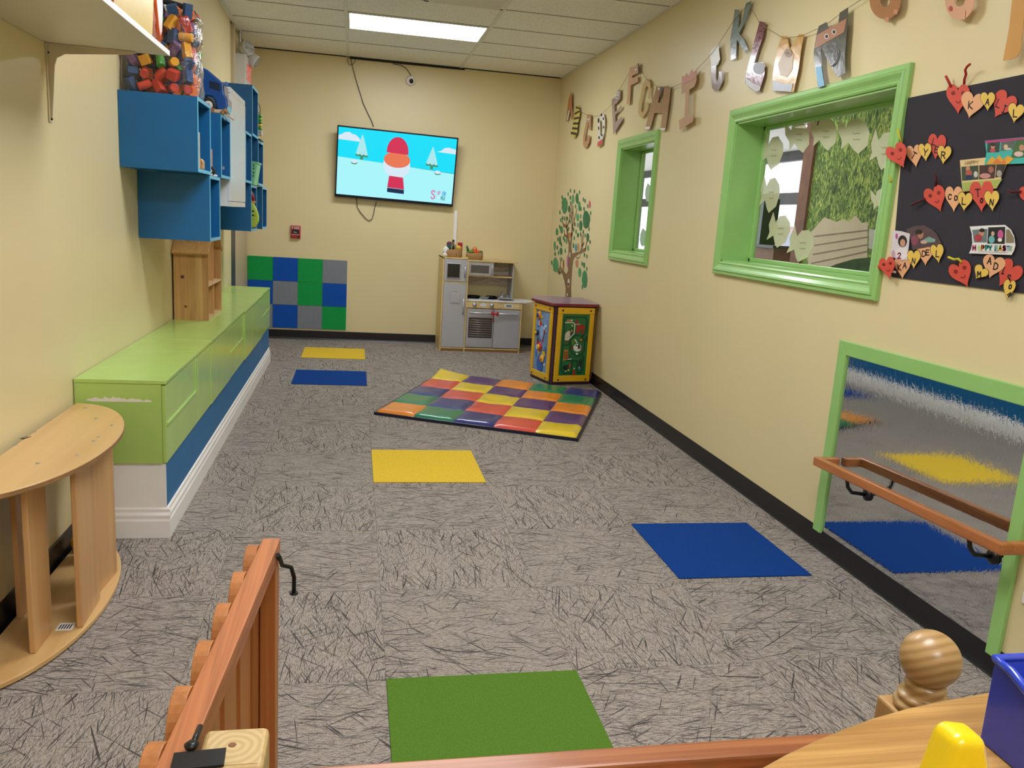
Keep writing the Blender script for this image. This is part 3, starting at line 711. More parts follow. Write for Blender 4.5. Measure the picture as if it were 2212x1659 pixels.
# rim slats follow the curve, inner ones are the back ladder
slat(-.868, 2.968, 4, .205); slat(-.855, 2.742, -1, .205); slat(-.940, 2.560, 0, .148); slat(-1.062, 2.76, 0, .08); slat(-1.04, 2.36, 0, .12); slat(-.985, 3.20, 0, .10)
sc = MB(M_STEEL)
for u, v in ((184, 881), (208, 904), (243, 919), (213, 944), (203, 953), (167, 983), (82, 1001), (75, 933), (34, 961)):
    p = hit(u, v, 2, .592); sc.lathe([(.0065, 0), (.0065, .0012), (.003, .0014)], (p.x, p.y, .592), (0, 0, 1), 12)
sc.build('screw', cl)
m = MB(M_BLACK); p = hit(48, 950, 2, .5925); q = hit(68, 943, 2, .5925); d = (q - p)
up = Vector((-d.y, d.x, 0)).normalized() * .02
m.prism3([p, q, q + up * .18, p + up * .18], (0, 0, .0006))
for f in (.15, .3, .45, .7): m.prism3([p + d * f, p + d * (f + .1), p + d * (f + .1) + up * .8, p + d * f + up * .8], (0, 0, .0006))
m.build('printed_mark', cl)
st = MB(plain('white_paper_label', '#e9e6df', .6)); p = hit(123, 1356, 2, .0225); st.box(p.x, p.x + .05, p.y - .02, p.y + .03, .0223, .0229)
for k in range(5): st.box(p.x + .006 + k * .008, p.x + .010 + k * .008, p.y - .01, p.y + .02, .0229, .0232, M_BLACK)
st.build('paper_label', cl)
p = hit(143, 1193, 2, .06)
MB(plain('yellow_ball_plastic', '#d9b21f', .4)).ball((-1.045, 3.28, .0225 + .034), .034, seg=24, rings=14).build('toy_ball', label='small yellow plastic ball lying inside the wooden climber', cat='ball')

# ================================================================ television
mmT = (hit(728, 270, 1, 8.88), hit(990, 298, 1, 8.88), hit(978, 447, 1, 8.99), hit(724, 424, 1, 8.99))
TL, TR, BR, BL = mmT; tcn = (TL + TR + BR + BL) / 4
ax = ((TR - TL) + (BR - BL)).normalized(); az = ((TL - BL) + (TR - BR)); az = (az - ax * az.dot(ax)).normalized(); ay = az.cross(ax)   # ay points to the wall
tw, th = ((TR - TL).length + (BR - BL).length) / 2, ((TL - BL).length + (TR - BR).length) / 2
tv = thing('wall_television', 'large flat television on the back wall, tilted forward, showing a snowy cartoon landscape', 'television', tcn - az * th / 2)
TVB = plain('dark_navy_tv_plastic', '#0c1528', .3)
m = MB(TVB); m.obox(tcn + ay * .022, ax * tw / 2, ay * .020, az * th / 2); m.build('casing', tv, bevel=.004)
m = MB(M_BLACK); m.obox(tcn + ay * .055, ax * tw * .3, ay * .016, az * th * .3); m.obox(tcn + ay * .095 , ax * .1, ay * .03, az * .1); m.build('wall_mount', tv)
m = MB(TVB); bw = .014
fo = tcn + ay * 0
for sx, sz, cx_, cz_ in ((tw / 2, bw / 2, 0, th / 2 - bw / 2), (tw / 2, bw, 0, -th / 2 + bw), (bw / 2, th / 2, tw / 2 - bw / 2, 0), (bw / 2, th / 2, -tw / 2 + bw / 2, 0)):
    m.obox(fo + ax * cx_ + az * cz_ - ay * .001, ax * sx, ay * .004, az * sz)
m.build('bezel', tv, bevel=.001)
# picture, all flat shapes of the lit screen
K = .56
E_ = lambda n_, c, s_=1.0: emit('screen_' + n_, c, K * s_ * .5)
S0 = MB(); scr_u, scr_v = tw - 2 * bw, th - 3 * bw; SO = tcn - ax * scr_u / 2 - az * (th / 2 - 2 * bw)
def sp(x, y, l): return SO + ax * scr_u * x + az * scr_v * y - ay * (.0012 * l)
def flat(pts, l, m_): S0.prism3([sp(x, y, l) for x, y in pts], ay * .0008, m_)
def circ(cx_, cy_, rx_, ry_, n_=24, a0=0, a1=360): return [(cx_ + rx_ * math.cos(math.radians(a0 + (a1 - a0) * k / n_)), cy_ + ry_ * math.sin(math.radians(a0 + (a1 - a0) * k / n_))) for k in range(n_ + (0 if a1 - a0 == 360 else 1))]
SKY, SNOW, TREE, WHT, GRN = E_('sky', '#05defa', 1.6), E_('snow', '#a8f4fa', 1.6), E_('frost', '#a9e6ec', 1.6), E_('white', '#d6e8f6', 1.6), E_('green', '#4b9a6e', 1.3)
RED, ORG, DRK, PNK = E_('red', '#d93058', 1.5), E_('orange', '#ef7a55', 1.5), E_('dark', '#12305c', 1.2), E_('pink', '#e27db8', 1.5)
flat([(0, 0), (1, 0), (1, .47), (0, .57)][:4], 0, SNOW); flat([(0, .565), (1, .475), (1, 1), (0, 1)], 0.1, SKY)
S0.mats  # sky and snow meet on the slanted horizon
flat([(0, .82), (0, .88), (.03, .90), (.05, .93), (.09, .94), (.12, .91), (.14, .91), (.17, .87), (.19, .81)], 1, WHT)
flat([(.83, .78), (.87, .80), (.90, .85), (.94, .86), (1, .84), (1, .77)], 1, WHT)
for cx_, b_, t_ in ((.20, .60, .93), (.80, .56, .86)):
    flat([(cx_ - .055, b_), (cx_ + .055, b_ - .01), (cx_ + .045, b_ + .03), (cx_ - .045, b_ + .04)], 1, GRN); flat([(cx_ - .012, b_ - .05), (cx_ + .012, b_ - .052), (cx_ + .012, b_ + .01), (cx_ - .012, b_ + .01)], 1, GRN)
    flat([(cx_ - .05, b_ + .04), (cx_ - .033, b_ + .015), (cx_ - .017, b_ + .035), (cx_, b_ + .01), (cx_ + .017, b_ + .03), (cx_ + .034, b_ + .01), (cx_ + .05, b_ + .03), (cx_ + .02, t_ - .1), (cx_, t_), (cx_ - .02, t_ - .1)], 2, TREE)
for cx_, cy_ in ((.14, .50), (.855, .46)):
    flat(circ(cx_, cy_, .028, .03), 1, GRN); flat(circ(cx_, cy_ + .012, .027, .025), 2, WHT)
# plain stand-in figure made of simple blocks in the same colours
flat(circ(.50, .52, .115, .20, 32), 3, WHT); flat(circ(.50, .60, .112, .12, 32), 4, ORG)
flat([(.405, .70), (.595, .69)] + circ(.50, .72, .092, .22, 16, 0, 180), 5, RED)
flat([(.44, .35), (.56, .34), (.575, .16), (.43, .17)], 4, RED); flat([(.43, .165), (.575, .155), (.575, .09), (.43, .10)], 5, DRK)
for txt, x, y, h, c, w in (('S', .815, .06, .125, PNK, .018), ('UP', .868, .13, .055, PNK, .007), ('ER', .915, .125, .055, E_('blue', '#3d9fd8', 1.4), .008), ('IM', .868, .06, .05, WHT, .006), ('PLE', .903, .055, .05, E_('teal', '#2a7f9c', 1.2), .007)):
    write(S0, txt, sp(x, y, 3), ax * (.62 if len(txt) > 1 else .8), az, h * 1.0 * scr_v, w * .8, ay * .0006, c)
S0.build('screen', tv)
M_CABLE = plain('dark_cable', '#2a2c30', .5)
def wallcable(pts, r, lab, d=.012, nm_='cable', cat='cable', m_=M_CABLE):
    P_ = [hit(u, v, 1, YB - d) for u, v in pts]; MB(m_).tube(P_, r, seg=6).build(nm_, label=lab, cat=cat)
wallcable([(752, 124), (750, 132), (755, 140), (762, 140), (767, 132), (766, 124)], .003, 'small dark cable loop under the ceiling above the television')
wallcable([(757, 122), (761, 143), (770, 176), (780, 208), (784, 222), (795, 246), (803, 262), (807, 274)], .004, 'thin dark cable running from the ceiling down to the television top')
wallcable([(770, 428), (772, 448), (778, 458), (790, 472), (797, 477), (803, 474), (807, 462), (809, 450), (813, 436)], .004, 'dark cable hanging in a loop below the television')
wallcable([(842, 127), (850, 138), (866, 141), (878, 148), (886, 160), (889, 166)], .004, 'short dark cable feeding the round wall camera')
p = hit(887, 175, 1, YB)
t = thing('dome_camera', 'small round white security camera with black lens on the back wall', 'camera', (p.x, YB, p.z))
MB(M_WHITE).lathe([(.052, 0), (.052, .012), (.045, .03), (.03, .045), (.01, .05)], (p.x, YB, p.z), (0, -1, 0), 28).build('housing', t)
MB(plain('dark_glossy_lens', '#0f1420', .1)).ball((p.x + .004, YB - .038, p.z - .006), (.026, .02, .026)).build('lens', t)
a, b_ = hit(985, 455, 1, YB), hit(990, 548, 1, YB)
MB(M_WHITE).box(a.x - .018, a.x + .018, YB - .018, YB - .001, b_.z, a.z).build('cable_duct', label='vertical white cable cover on the wall between television and play kitchen', cat='cable cover', bevel=.002)
# fire alarm pull station
a, b_ = hit(628, 486, 1, YB), hit(650, 516, 1, YB); cx_ = (a.x + b_.x) / 2
t = thing('fire_alarm_pull', 'red fire alarm pull box on the back wall', 'fire alarm', (cx_, YB, b_.z))
REDP = plain('red_alarm_plastic', '#a3202c', .35)
MB(plain('pinkish_alarm_rim', '#d98a86', .4)).box(a.x, b_.x, YB - .018, YB - .001, b_.z, a.z).build('back_box', t, bevel=.004)
m = MB(REDP).box(a.x + .006, b_.x - .006, YB - .038, YB - .018, b_.z + .006, a.z - .004); m.build('cover', t, bevel=.004)
m = MB(M_BLACK).box(a.x + .018, b_.x - .018, YB - .046, YB - .036, b_.z + .05, a.z - .046); hd = m.build('pull_handle', t, bevel=.003)
m = MB(M_WHITE); m.box(a.x + .014, b_.x - .014, YB - .0392, YB - .038, b_.z + .042, b_.z + .046)
write(m, 'FIRE', (a.x + .017, YB - .039, a.z - .037), (1, 0, 0), (0, 0, 1), .024, .0045, (0, -.001, 0), M_WHITE, .35)
write(m, 'PULL', (a.x + .034, YB - .0468, b_.z + .062), (1, 0, 0), (0, 0, 1), .011, .0022, (0, -.0008, 0), M_WHITE, .4)
m.build('lettering', t)
MB(M_BLACK).lathe([(.011, 0), (.011, .004)], (b_.x - .02, YB - .038, b_.z + .022), (0, -1, 0), 14).build('key_lock', t)

# ================================================================ emergency light and exit sign
t = thing('exit_sign_light', 'white emergency exit sign with red letters and two lamp heads over the left doorway', 'exit sign', (XL, 8.3, 2.45))
MB(M_GREY_PL).box(XL - .02, XL + .075, 8.20, 8.56, 2.47, 2.76).build('housing', t, bevel=.006)
m = MB(emit('lit_red_letters', '#ff5a55', .3)); write(m, 'EXIT', (XL + .0758, 8.28, 2.56), (0, 1, 0), (0, 0, 1), .12, .018, (.0012, 0, 0), m.d, .2); m.build('lettering', t)
def head(c, d):
    d = Vector(d).normalized(); o = thing_part = MB(M_GREY_PL).lathe([(.02, -.055), (.05, -.05), (.062, -.02), (.066, .03), (.060, .045)], c, d, 22).build('lamp_head', t)
    MB(glassy('lamp_lens_plastic', (.9, .9, .9, 1), 1, .1)).lathe([(.058, .045), (.04, .052), (.001, .055)], c, d, 22).build('lens', o)
c1 = hit(531, 105, 1, 8.24); c2 = hit(546, 130, 1, 8.45)
head(c1, (.6, -.5, .25)); head(c2, (.75, -.1, -.45))
MB(M_GREY_PL).tube([(XL + .03, 8.25, 2.76), (XL + .05, 8.24, 2.80), c1], .014).tube([(XL + .06, 8.5, 2.74), c2], .014).build('lamp_arm', t)
MB(M_STEEL).tube([(XL + .02 + .004 * (k % 2), 8.22, 2.80 + .006 * k) for k in range(29)], .012, seg=8).build('metal_conduit', t)

# ================================================================ play kitchen
KY = 8.58
kt = thing('play_kitchen', 'wooden toy kitchen with silver fridge, oven, microwave and sink against the back wall', 'play kitchen', (1.35, 8.8, 0))
KW = wood('light_maple_laminate', '#d9be82', '#c6a566', 'z', .45, 1, .1, fine=.12); KWB = wood('worn_pine_kick', '#ad7c42', '#8c5f30', 'x', .6)
SLV = plain('silver_painted_board', '#b9bac1', .4, .35, var=.03); SLVL = plain('bright_silver_plastic', '#c3c4cb', .28, .55); DKW = plain('dark_tinted_window', '#15171f', .15, coat=.5); GRW = plain('grey_tinted_window', '#5b5654', .2, coat=.4)
X0, X1, X2 = .915, 1.190, 1.795
zt = 1.000
def Z(v, u=1060, y=KY): return hit(u, v, 1, y)[2]
fr = MB(KW); yb = YB - .02
fr.box(X0, X0 + .014, KY, yb, 0, zt).box(X1 - .014, X1, KY, yb, 0, zt + .004).box(X0, X1, KY, yb, zt - .014, zt - .001).box(X0 + .014, X1 - .014, KY + .002, yb, .735, .750).box(X0 + .014, X1 - .014, yb - .01, yb, .05, zt - .014)
fr.box(X1, X2, KY, yb, .028, .042).box(X2 - .014, X2, KY, yb, 0, .545).box(X0 + .014, X1 - .014, KY, yb, .028, .042)
fr.build('cabinet_frame', kt, bevel=.001)
MB(KWB).box(X0 + .014, X2 - .014, KY + .012, KY + .03, 0, .028).build('kick_board', kt)
# side profile leaning forward at the bottom like the photo
def door(name, x0, x1, z0, z1, y=KY, m_=SLV, par=None):
    return MB(m_).box(x0, x1, y - .004, y + .012, z0, z1).build(name, par or kt, bevel=.002)
def hbar(par, x, z0, z1, y, r=.009):
    MB(SLVL).tube([(x, y, z0), (x, y - .028, z0 + .012), (x, y - .032, (z0 + z1) / 2), (x, y - .028, z1 - .012), (x, y, z1)], r, seg=10).build('door_handle', par)
d1 = door('freezer_door', X0 + .016, X1 - .016, .752, zt - .018); p1, p2 = hit(965, 567, 1, KY), hit(994, 602, 1, KY)
MB(SLVL).box(p1.x, p2.x, KY - .016, KY - .004, p2.z, p1.z).build('window_frame', d1, bevel=.006); MB(DKW).box(p1.x + .010, p2.x - .010, KY - .019, KY - .012, p2.z + .010, p1.z - .010).build('window', d1, bevel=.002)
hbar(d1, X1 - .042, .80, .915, KY - .004)
d2 = door('fridge_door', X0 + .016, X1 - .016, .045, .733); hbar(d2, X1 - .042, .41, .57, KY - .004)
p1, p2 = hit(972, 632, 1, KY), hit(993, 655, 1, KY)
MB(SLVL).box(p1.x, p2.x, KY - .012, KY - .004, p2.z, p1.z).build('dispenser_frame', d2, bevel=.004); MB(SLV).box(p1.x + .01, p2.x - .01, KY - .013, KY - .006, p2.z + .012, p1.z - .010).build('dispenser_recess', d2)
m = MB(SLVL)
for k in range(4): m.lathe([(.007, 0), (.006, .006)], (p1.x + .016 + k * .021, KY - .004, p1.z + .018), (0, -1, 0), 12)
m.build('dispenser_button', d2)
# oven and dishwasher
xo = hit(1066, 700, 1, KY)[0]
d3 = door('oven_door', X1 + .003, xo - .002, .050, .470, m_=SLVL); p1, p2 = hit(1013, 686, 1, KY), hit(1061, 730, 1, KY)
MB(M_BLACK).box(p1.x - .002, p2.x + .002, KY - .006, KY - .003, p2.z - .003, p1.z + .003).build('window_seal', d3, bevel=.004); MB(plain('oven_window_brown', '#4a3f3a', .25, coat=.4)).box(p1.x + .003, p2.x - .003, KY - .008, KY - .004, p2.z + .003, p1.z - .003).build('window', d3)
m = MB(SLVL)
for k in range(8): z = p2.z + .018 + k * (p1.z - p2.z - .03) / 7.4; m.tube([(p1.x + .004, KY - .009, z), (p2.x - .004, KY - .009, z)], .0018, seg=6)
m.build('oven_rack', d3)
d4 = door('dishwasher_door', xo + .002, X2 - .016, .050, .470)
zh = Z(676, 1040)
for dd, a, b_ in ((d3, X1 + .04, xo - .02), (d4, xo + .03, X2 - .05)):
    MB(SLVL).tube([(a, KY - .004, zh), (a + .006, KY - .026, zh), (b_ - .006, KY - .026, zh), (b_, KY - .004, zh)], .009, seg=10).build('door_handle', dd)
rb = MB(plain('red_ribbon', '#c41f33', .5)); c = Vector((xo, KY - .036, zh + .002))
rb.tube([c + Vector((-.035, 0, .020)), c + Vector((-.01, -.004, .004)), c + Vector((.012, -.004, -.004)), c + Vector((.038, 0, .018))], [.010, .006, .006, .010], seg=8).tube([c + Vector((-.035, 0, -.014)), c + Vector((0, -.006, 0)), c + Vector((.038, 0, -.016))], [.009, .007, .009], seg=8).tube([c + Vector((-.006, 0, -.01)), c + Vector((-.012, .006, -.05)), c + Vector((-.008, .008, -.10))], .003, seg=6)
rb.build('ribbon', label='red ribbon tied around the toy oven and dishwasher handles', cat='ribbon')
# control panel
m = MB(KW).box(X1, X2 - .014, KY - .002, KY + .012, .478, .548); cp = m.build('control_panel', kt)
def knob(x, z):
    MB(SLVL).lathe([(.026, 0), (.026, .006), (.018, .010), (.016, .024), (.005, .026)], (x, KY - .002, z), (0, -1, 0), 20).build('control_knob', cp)
zk = (.478 + .548) / 2
knob(hit(1025, 660, 1, KY)[0], zk); knob(hit(1062, 660, 1, KY)[0], zk)
m = MB(plain('pale_printed_panel', '#d9dce0', .4)); xa = hit(1044, 660, 1, KY)[0]; xb_ = hit(1099, 661, 1, KY)[0]
m.poly(circ(0, 0, .038, .020, 20), (xa, KY - .002, zk), (1, 0, 0), (0, 0, 1), (0, -.001, 0)); m.box(xb_ - .05, xb_ + .05, KY - .003, KY - .002, zk - .018, zk + .018)
for dx in (-.10, -.075, .075, .10): m.poly(circ(0, 0, .008, .008, 12), (xb_ + dx, KY - .002, zk), (1, 0, 0), (0, 0, 1), (0, -.001, 0))
g = plain('grey_display', '#7c8590', .3); m.box(xb_ - .03, xb_ + .03, KY - .004, KY - .003, zk - .011, zk + .011, g); m.build('printed_controls', cp)
# counter
CT = plain('white_countertop', '#e4e3e6', .3)
pts = [(X1 + .001, KY - .008), (X2 - .01, KY - .008)]
ex, ey, ry_ = X2 - .01, KY + .19, .198
pts += [(ex + .165 * math.sin(math.radians(a)), ey - ry_ * math.cos(math.radians(a))) for a in range(10, 180, 10)] + [(ex, yb), (X1 + .001, yb)]
MB(CT).prism3([(x, y, .5485) for x, y in pts], (0, 0, .014)).build('countertop', kt, bevel=.003)
zc = .563
m = MB(plain('dark_cooktop', '#22232a', .2))
for x in (1.30, 1.47): m.lathe([(.083, 0), (.083, .002)], (x, 8.80, zc), (0, 0, 1), 30)
m.build('cooktop', kt)
sk = MB(plain('dark_sink_basin', '#55504f', .4)).box(1.56, 1.72, 8.64, 8.84, zc - .001, zc + .001).build('sink_basin', kt)
m = MB(SLVL); m.box(1.57, 1.73, 8.89, 8.95, zc, zc + .010); m.lathe([(.024, 0), (.020, .03), (.015, .06), (.004, .068)], (1.63, 8.92, zc + .008), (0, 0, 1), 16).tube([(1.63, 8.92, zc + .05), (1.63, 8.87, zc + .062), (1.63, 8.845, zc + .05)], .009).lathe([(.011, 0), (.011, .03)], (1.69, 8.92, zc + .008), (0, 0, 1), 12).tube([(1.672, 8.90, zc + .045), (1.708, 8.94, zc + .045)], .007)
m.build('faucet', kt)
# upper part
UY = 8.76
p1, p2 = hit(1012, 563, 1, UY), hit(1066, 597, 1, UY); xr_ = hit(1112, 570, 1, UY)[0]
MB(KW).box(X1, xr_ + .03, UY - .01, yb, zt - .038, zt - .024).build('top_board', kt)
MB(KW).box(X1, xr_ - .012, UY + .012, yb, p2.z - .012, p2.z - .002).build('upper_shelf', kt)
def tiles():
    t_ = NT('mosaic_strip_backsplash'); v_ = t_.coord((1, 1, 1), (math.radians(90), 0, 0))
    bt = t_.n('ShaderNodeTexBrick'); bt.inputs['Scale'].default_value = 1; bt.inputs['Brick Width'].default_value = .085; bt.inputs['Row Height'].default_value = .0125; bt.inputs['Mortar Size'].default_value = .0012
    bt.inputs['Color1'].default_value = lin('#dccfc0'); bt.inputs['Color2'].default_value = lin('#8d7b6c'); bt.inputs['Mortar'].default_value = lin('#f4f0ea'); bt.inputs['Bias'].default_value = -.35
    t_.l(v_, bt.inputs[0]); t_.l(bt.outputs[0], t_.b.inputs['Base Color']); t_.set(Roughness=.3); return t_.m
zb_ = Z(614, 1060, yb)
MB(tiles()).box(X1, xr_ - .012, yb - .008, yb, zb_, zt - .038).build('backsplash', kt)
MB(SLV).box(xr_ - .012, xr_, UY + .02, yb, zc, zt - .038).box(xr_ - .02, xr_ + .004, yb - .012, yb, zc, zt - .038).build('side_post', kt)
mw = MB(SLVL).box(X1 + .001, p2.x, UY + .002, yb - .06, p2.z, zt - .040).build('microwave', kt, bevel=.003)
a, b_ = hit(1018, 572, 1, UY), hit(1056, 591, 1, UY)
MB(GRW).box(a.x, b_.x, UY - .001, UY + .004, b_.z, a.z).build('window', mw, bevel=.0015)
hbar(mw, p2.x - .022, p2.z + .018, zt - .062, UY + .002, .008)
kh = MB(M_BLACK).box(1.44, 1.47, yb - .016, yb - .008, .81, .825).build('hook', kt, bevel=.003)
# pans and cutlery on the hob
def pan(x, y, r, ang, lab):
    t_ = thing('toy_frying_pan', lab, 'toy pan', (x, y, zc + .003)); m_ = MB(plain('dark_pan_metal', '#1d1d22', .25, .5))
    m_.lathe([(r * .8, .0), (r, .022), (r * .95, .022), (r * .76, .004), (.002, .004)], (x, y, zc + .003), (0, 0, 1), 28); m_.build('bowl', t_)
    d_ = Vector((math.cos(ang), math.sin(ang), 0)); o_ = Vector((x, y, zc + .022))
    MB(M_STEEL).tube([o_ + d_ * r * .95, o_ + d_ * (r + .05) + Vector((0, 0, .01)), o_ + d_ * (r + .1) + Vector((0, 0, .012))], .006).build('handle', t_)
pan(1.285, 8.80, .085, 2.7, 'dark toy frying pan on the left toy hob by the fridge'); pan(1.50, 8.83, .072, -1.0, 'dark toy frying pan in the middle of the toy worktop beside the sink')
for k, (x, y, a) in enumerate(((1.365, 8.69, .4), (1.38, 8.705, 1.6), (1.40, 8.68, 2.4), (1.42, 8.70, .9))):
    d_ = Vector((math.cos(a), math.sin(a), 0)); o_ = Vector((x, y, zc + .006 + .006 * k))
    MB(M_STEEL).tube([o_ - d_ * .04, o_ + d_ * .02], .003, seg=6).ball(o_ + d_ * .03, (.014, .014, .006), seg=12, rings=8).build('toy_spoon', label='small silver toy spoon in the heap between the two toy pans', cat='spoon', group='silver toy spoons on the toy hob')
# bags on top
PAP = plain('brown_kraft_paper', '#a07a50', .8, var=.12); FELTG = plain('dark_green_fabric', '#1f4a44', .8)
def sack(c, rx_, ry_, h, lab, mat_, nm_='shopping_bag'):
    t_ = thing(nm_, lab, 'bag', c); m_ = MB(mat_); vs_ = []; fs_ = []; n_ = 8; q_ = 24
    for k in range(n_ + 1):
        f = k / n_
        for i in range(q_):
            a = 2 * math.pi * i / q_; b1 = (1 + .14 * math.sin(f * 3)) * (1 + .05 * mn.noise(Vector((math.cos(a) * 3, math.sin(a) * 3, f * 4 + c[0]))))
            vs_.append((c[0] + rx_ * b1 * abs(math.cos(a)) ** .6 * (1 if math.cos(a) > 0 else -1), c[1] + ry_ * b1 * abs(math.sin(a)) ** .6 * (1 if math.sin(a) > 0 else -1), c[2] + h * f * (1 + .10 * math.cos(a * 2 + 1)) ))
    for k in range(n_):
        for i in range(q_): j = (i + 1) % q_; fs_.append((k * q_ + i, k * q_ + j, k * q_ + q_ + j, k * q_ + q_ + i))
    fs_.append(tuple(range(q_))[::-1]); m_.add(vs_, fs_, smooth=True); m_.build('sack', t_); return t_
g1 = Vector((1.03, 8.72, zt)); bagA = sack(g1, .085, .06, .085, 'brown toy grocery bag with purple, green and red play food on the toy fridge', PAP)
MB(PAP).tube([g1 + Vector((-.03, -.062, .03)), g1 + Vector((-.02, -.05, .12)), g1 + Vector((.0, -.02, .15)), g1 + Vector((.02, -.05, .12)), g1 + Vector((.03, -.064, .02))], .007).build('strap', bagA)
def food(nm_, c, r, m_, lab, shape='ball'):
    mb_ = MB(m_)
    if shape == 'ball': mb_.ball(c, r)
    elif shape == 'cyl': mb_.lathe([(r[0] * .9, -r[2]), (r[0], -r[2] * .8), (r[0], r[2] * .8), (r[0] * .9, r[2])], c, (0.1, 0, 1), 16)
    return mb_.build(nm_, label=lab, cat='play food')
food('toy_plum', g1 + Vector((-.045, .0, .135)), (.028, .026, .026), plain('purple_fruit', '#6a1f4a', .4), 'round purple toy fruit on top of the full grocery bag')
food('toy_watermelon_slice', g1 + Vector((-.03, -.01, .10)), (.05, .04, .036), FELTG, 'dark green toy melon piece in the grocery bag over the toy fridge')
food('toy_cheese', g1 + Vector((.045, -.01, .095)), (.045, .035, .03), plain('yellow_fabric', '#d9b53a', .8), 'yellow toy food piece in the grocery bag over the toy fridge')
MB(plain('red_box_card', '#a81c2c', .6)).box(g1.x + .05, g1.x + .10, g1.y, g1.y + .04, zt + .002, zt + .155).build('toy_food_box', label='tall red toy food box beside the grocery bag on the toy fridge', cat='toy box', bevel=.008)
food('toy_aubergine', g1 + Vector((.0, .03, .15)), (.012, .012, .03), plain('dark_stalk', '#23242c', .6), 'dark upright toy vegetable sticking out of the grocery bag', 'cyl')
MB(plain('white_cloth', '#dedad2', .9)).ball(g1 + Vector((-.075, -.02, .06)), (.04, .035, .05)).ball(g1 + Vector((-.085, -.04, .02)), (.03, .025, .022)).build('white_cloth', label='crumpled white cloth at the left of the toy grocery bag', cat='cloth')
MB(KW).prism3([(1.13, 8.66, zt), (1.175, 8.60, zt), (1.18, 8.62, zt), (1.14, 8.68, zt)], (0, 0, .012)).build('wooden_strip', label='small loose wooden strip lying on the toy fridge top', cat='strip')
g2 = Vector((1.285, 8.87, zt - .023)); bagB = sack(g2, .083, .055, .075, 'crumpled brown paper bag of toy vegetables on the toy microwave shelf', plain('tan_crumpled_paper', '#a98455', .85, var=.15))
food('toy_tomato', g2 + Vector((-.005, -.02, .115)), (.028, .026, .026), plain('peach_fruit', '#e08a4f', .4), 'peach coloured round toy fruit on the vegetable bag')
MB(plain('orange_pepper', '#dd5420', .35)).ball(g2 + Vector((.0, -.03, .078)), (.020, .022, .026)).ball(g2 + Vector((.03, -.03, .08)), (.022, .022, .026)).build('toy_pepper', label='bright orange toy pepper in the vegetable bag', cat='play food')
MB(plain('leek_green', '#6f8a3a', .6)).tube([g2 + Vector((-.075, -.01, .07)), g2 + Vector((-.03, -.02, .095)), g2 + Vector((.0, -.01, .08))], [.016, .018, .012]).tube([g2 + Vector((-.06, -.03, .075)), g2 + Vector((-.01, -.03, .085))], .012).build('toy_bean_pod', label='pale green toy pods at the left of the vegetable bag', cat='play food')
MB(plain('dark_leaf_green', '#1f4a26', .6)).tube([g2 + Vector((-.07, 0, .07)), g2 + Vector((-.078, 0, .11)), g2 + Vector((-.085, 0, .145))], [.016, .012, .003]).tube([g2 + Vector((-.07, 0, .09)), g2 + Vector((-.10, 0, .14))], [.008, .003]).build('toy_leaf', label='dark green toy leaves poking out of the left of the vegetable bag', cat='play food')
MB(plain('mid_leaf_green', '#3f6a35', .6)).ball(g2 + Vector((.065, -.02, .08)), (.024, .02, .02)).tube([g2 + Vector((.05, -.02, .085)), g2 + Vector((.08, -.03, .065))], .01).build('toy_broccoli', label='green toy vegetable at the right of the vegetable bag', cat='play food')
# ================================================================ activity cube
TOPZ = .735
ac = thing('activity_cube', 'yellow and purple wooden activity cube with maze panels standing by the right wall', 'activity cube', (1.9, 7.1, 0))
PUR = plain('dark_purple_paint', '#3c2140', .35, coat=.2); PURT = plain('mauve_grey_top', '#86688a', .3, coat=.3, var=.15); MRN = plain('maroon_edge', '#7c2330', .4); YEL = plain('yellow_painted_frame', '#e2b014', .3, coat=.3, var=.04)  # top panel is a paler, greyer purple than the body
# plan: front-left, front-right, back-right, back-left corners of the body
f1 = Vector((1.742, 6.89, 0)); f2 = Vector((2.140, 6.97, 0)); l1 = Vector((1.640, 7.28, 0))
b1 = l1 + Vector((.08, .22, 0)); b2 = Vector((2.14, 7.5, 0))
body = [f1, f2, b2, b1, l1]
MB(PUR).prism3([p + Vector((0, 0, .004)) for p in body], (0, 0, TOPZ - .030)).build('body', ac, bevel=.01)
top = [hit(1180, 656, 2, TOPZ), hit(1302, 656, 2, TOPZ), hit(1266, 643, 2, TOPZ), hit(1152, 639, 2, TOPZ)]
top = [f1 + Vector((-.03, -.035, 0)), f2 + Vector((.014, -.04, 0)), b2 + Vector((.012, .03, 0)), b1 + Vector((-.03, .03, 0)), l1 + Vector((-.035, 0, 0))]
for p in top: p.z = TOPZ - .026
MB(MRN).prism3(top, (0, 0, .024)).build('top_edge', ac, bevel=.006)
MB(PURT).prism3([Vector((p.x, p.y, TOPZ - .002)) * 1 for p in top], (0, 0, .002)).build('top_panel', ac, bevel=.001)
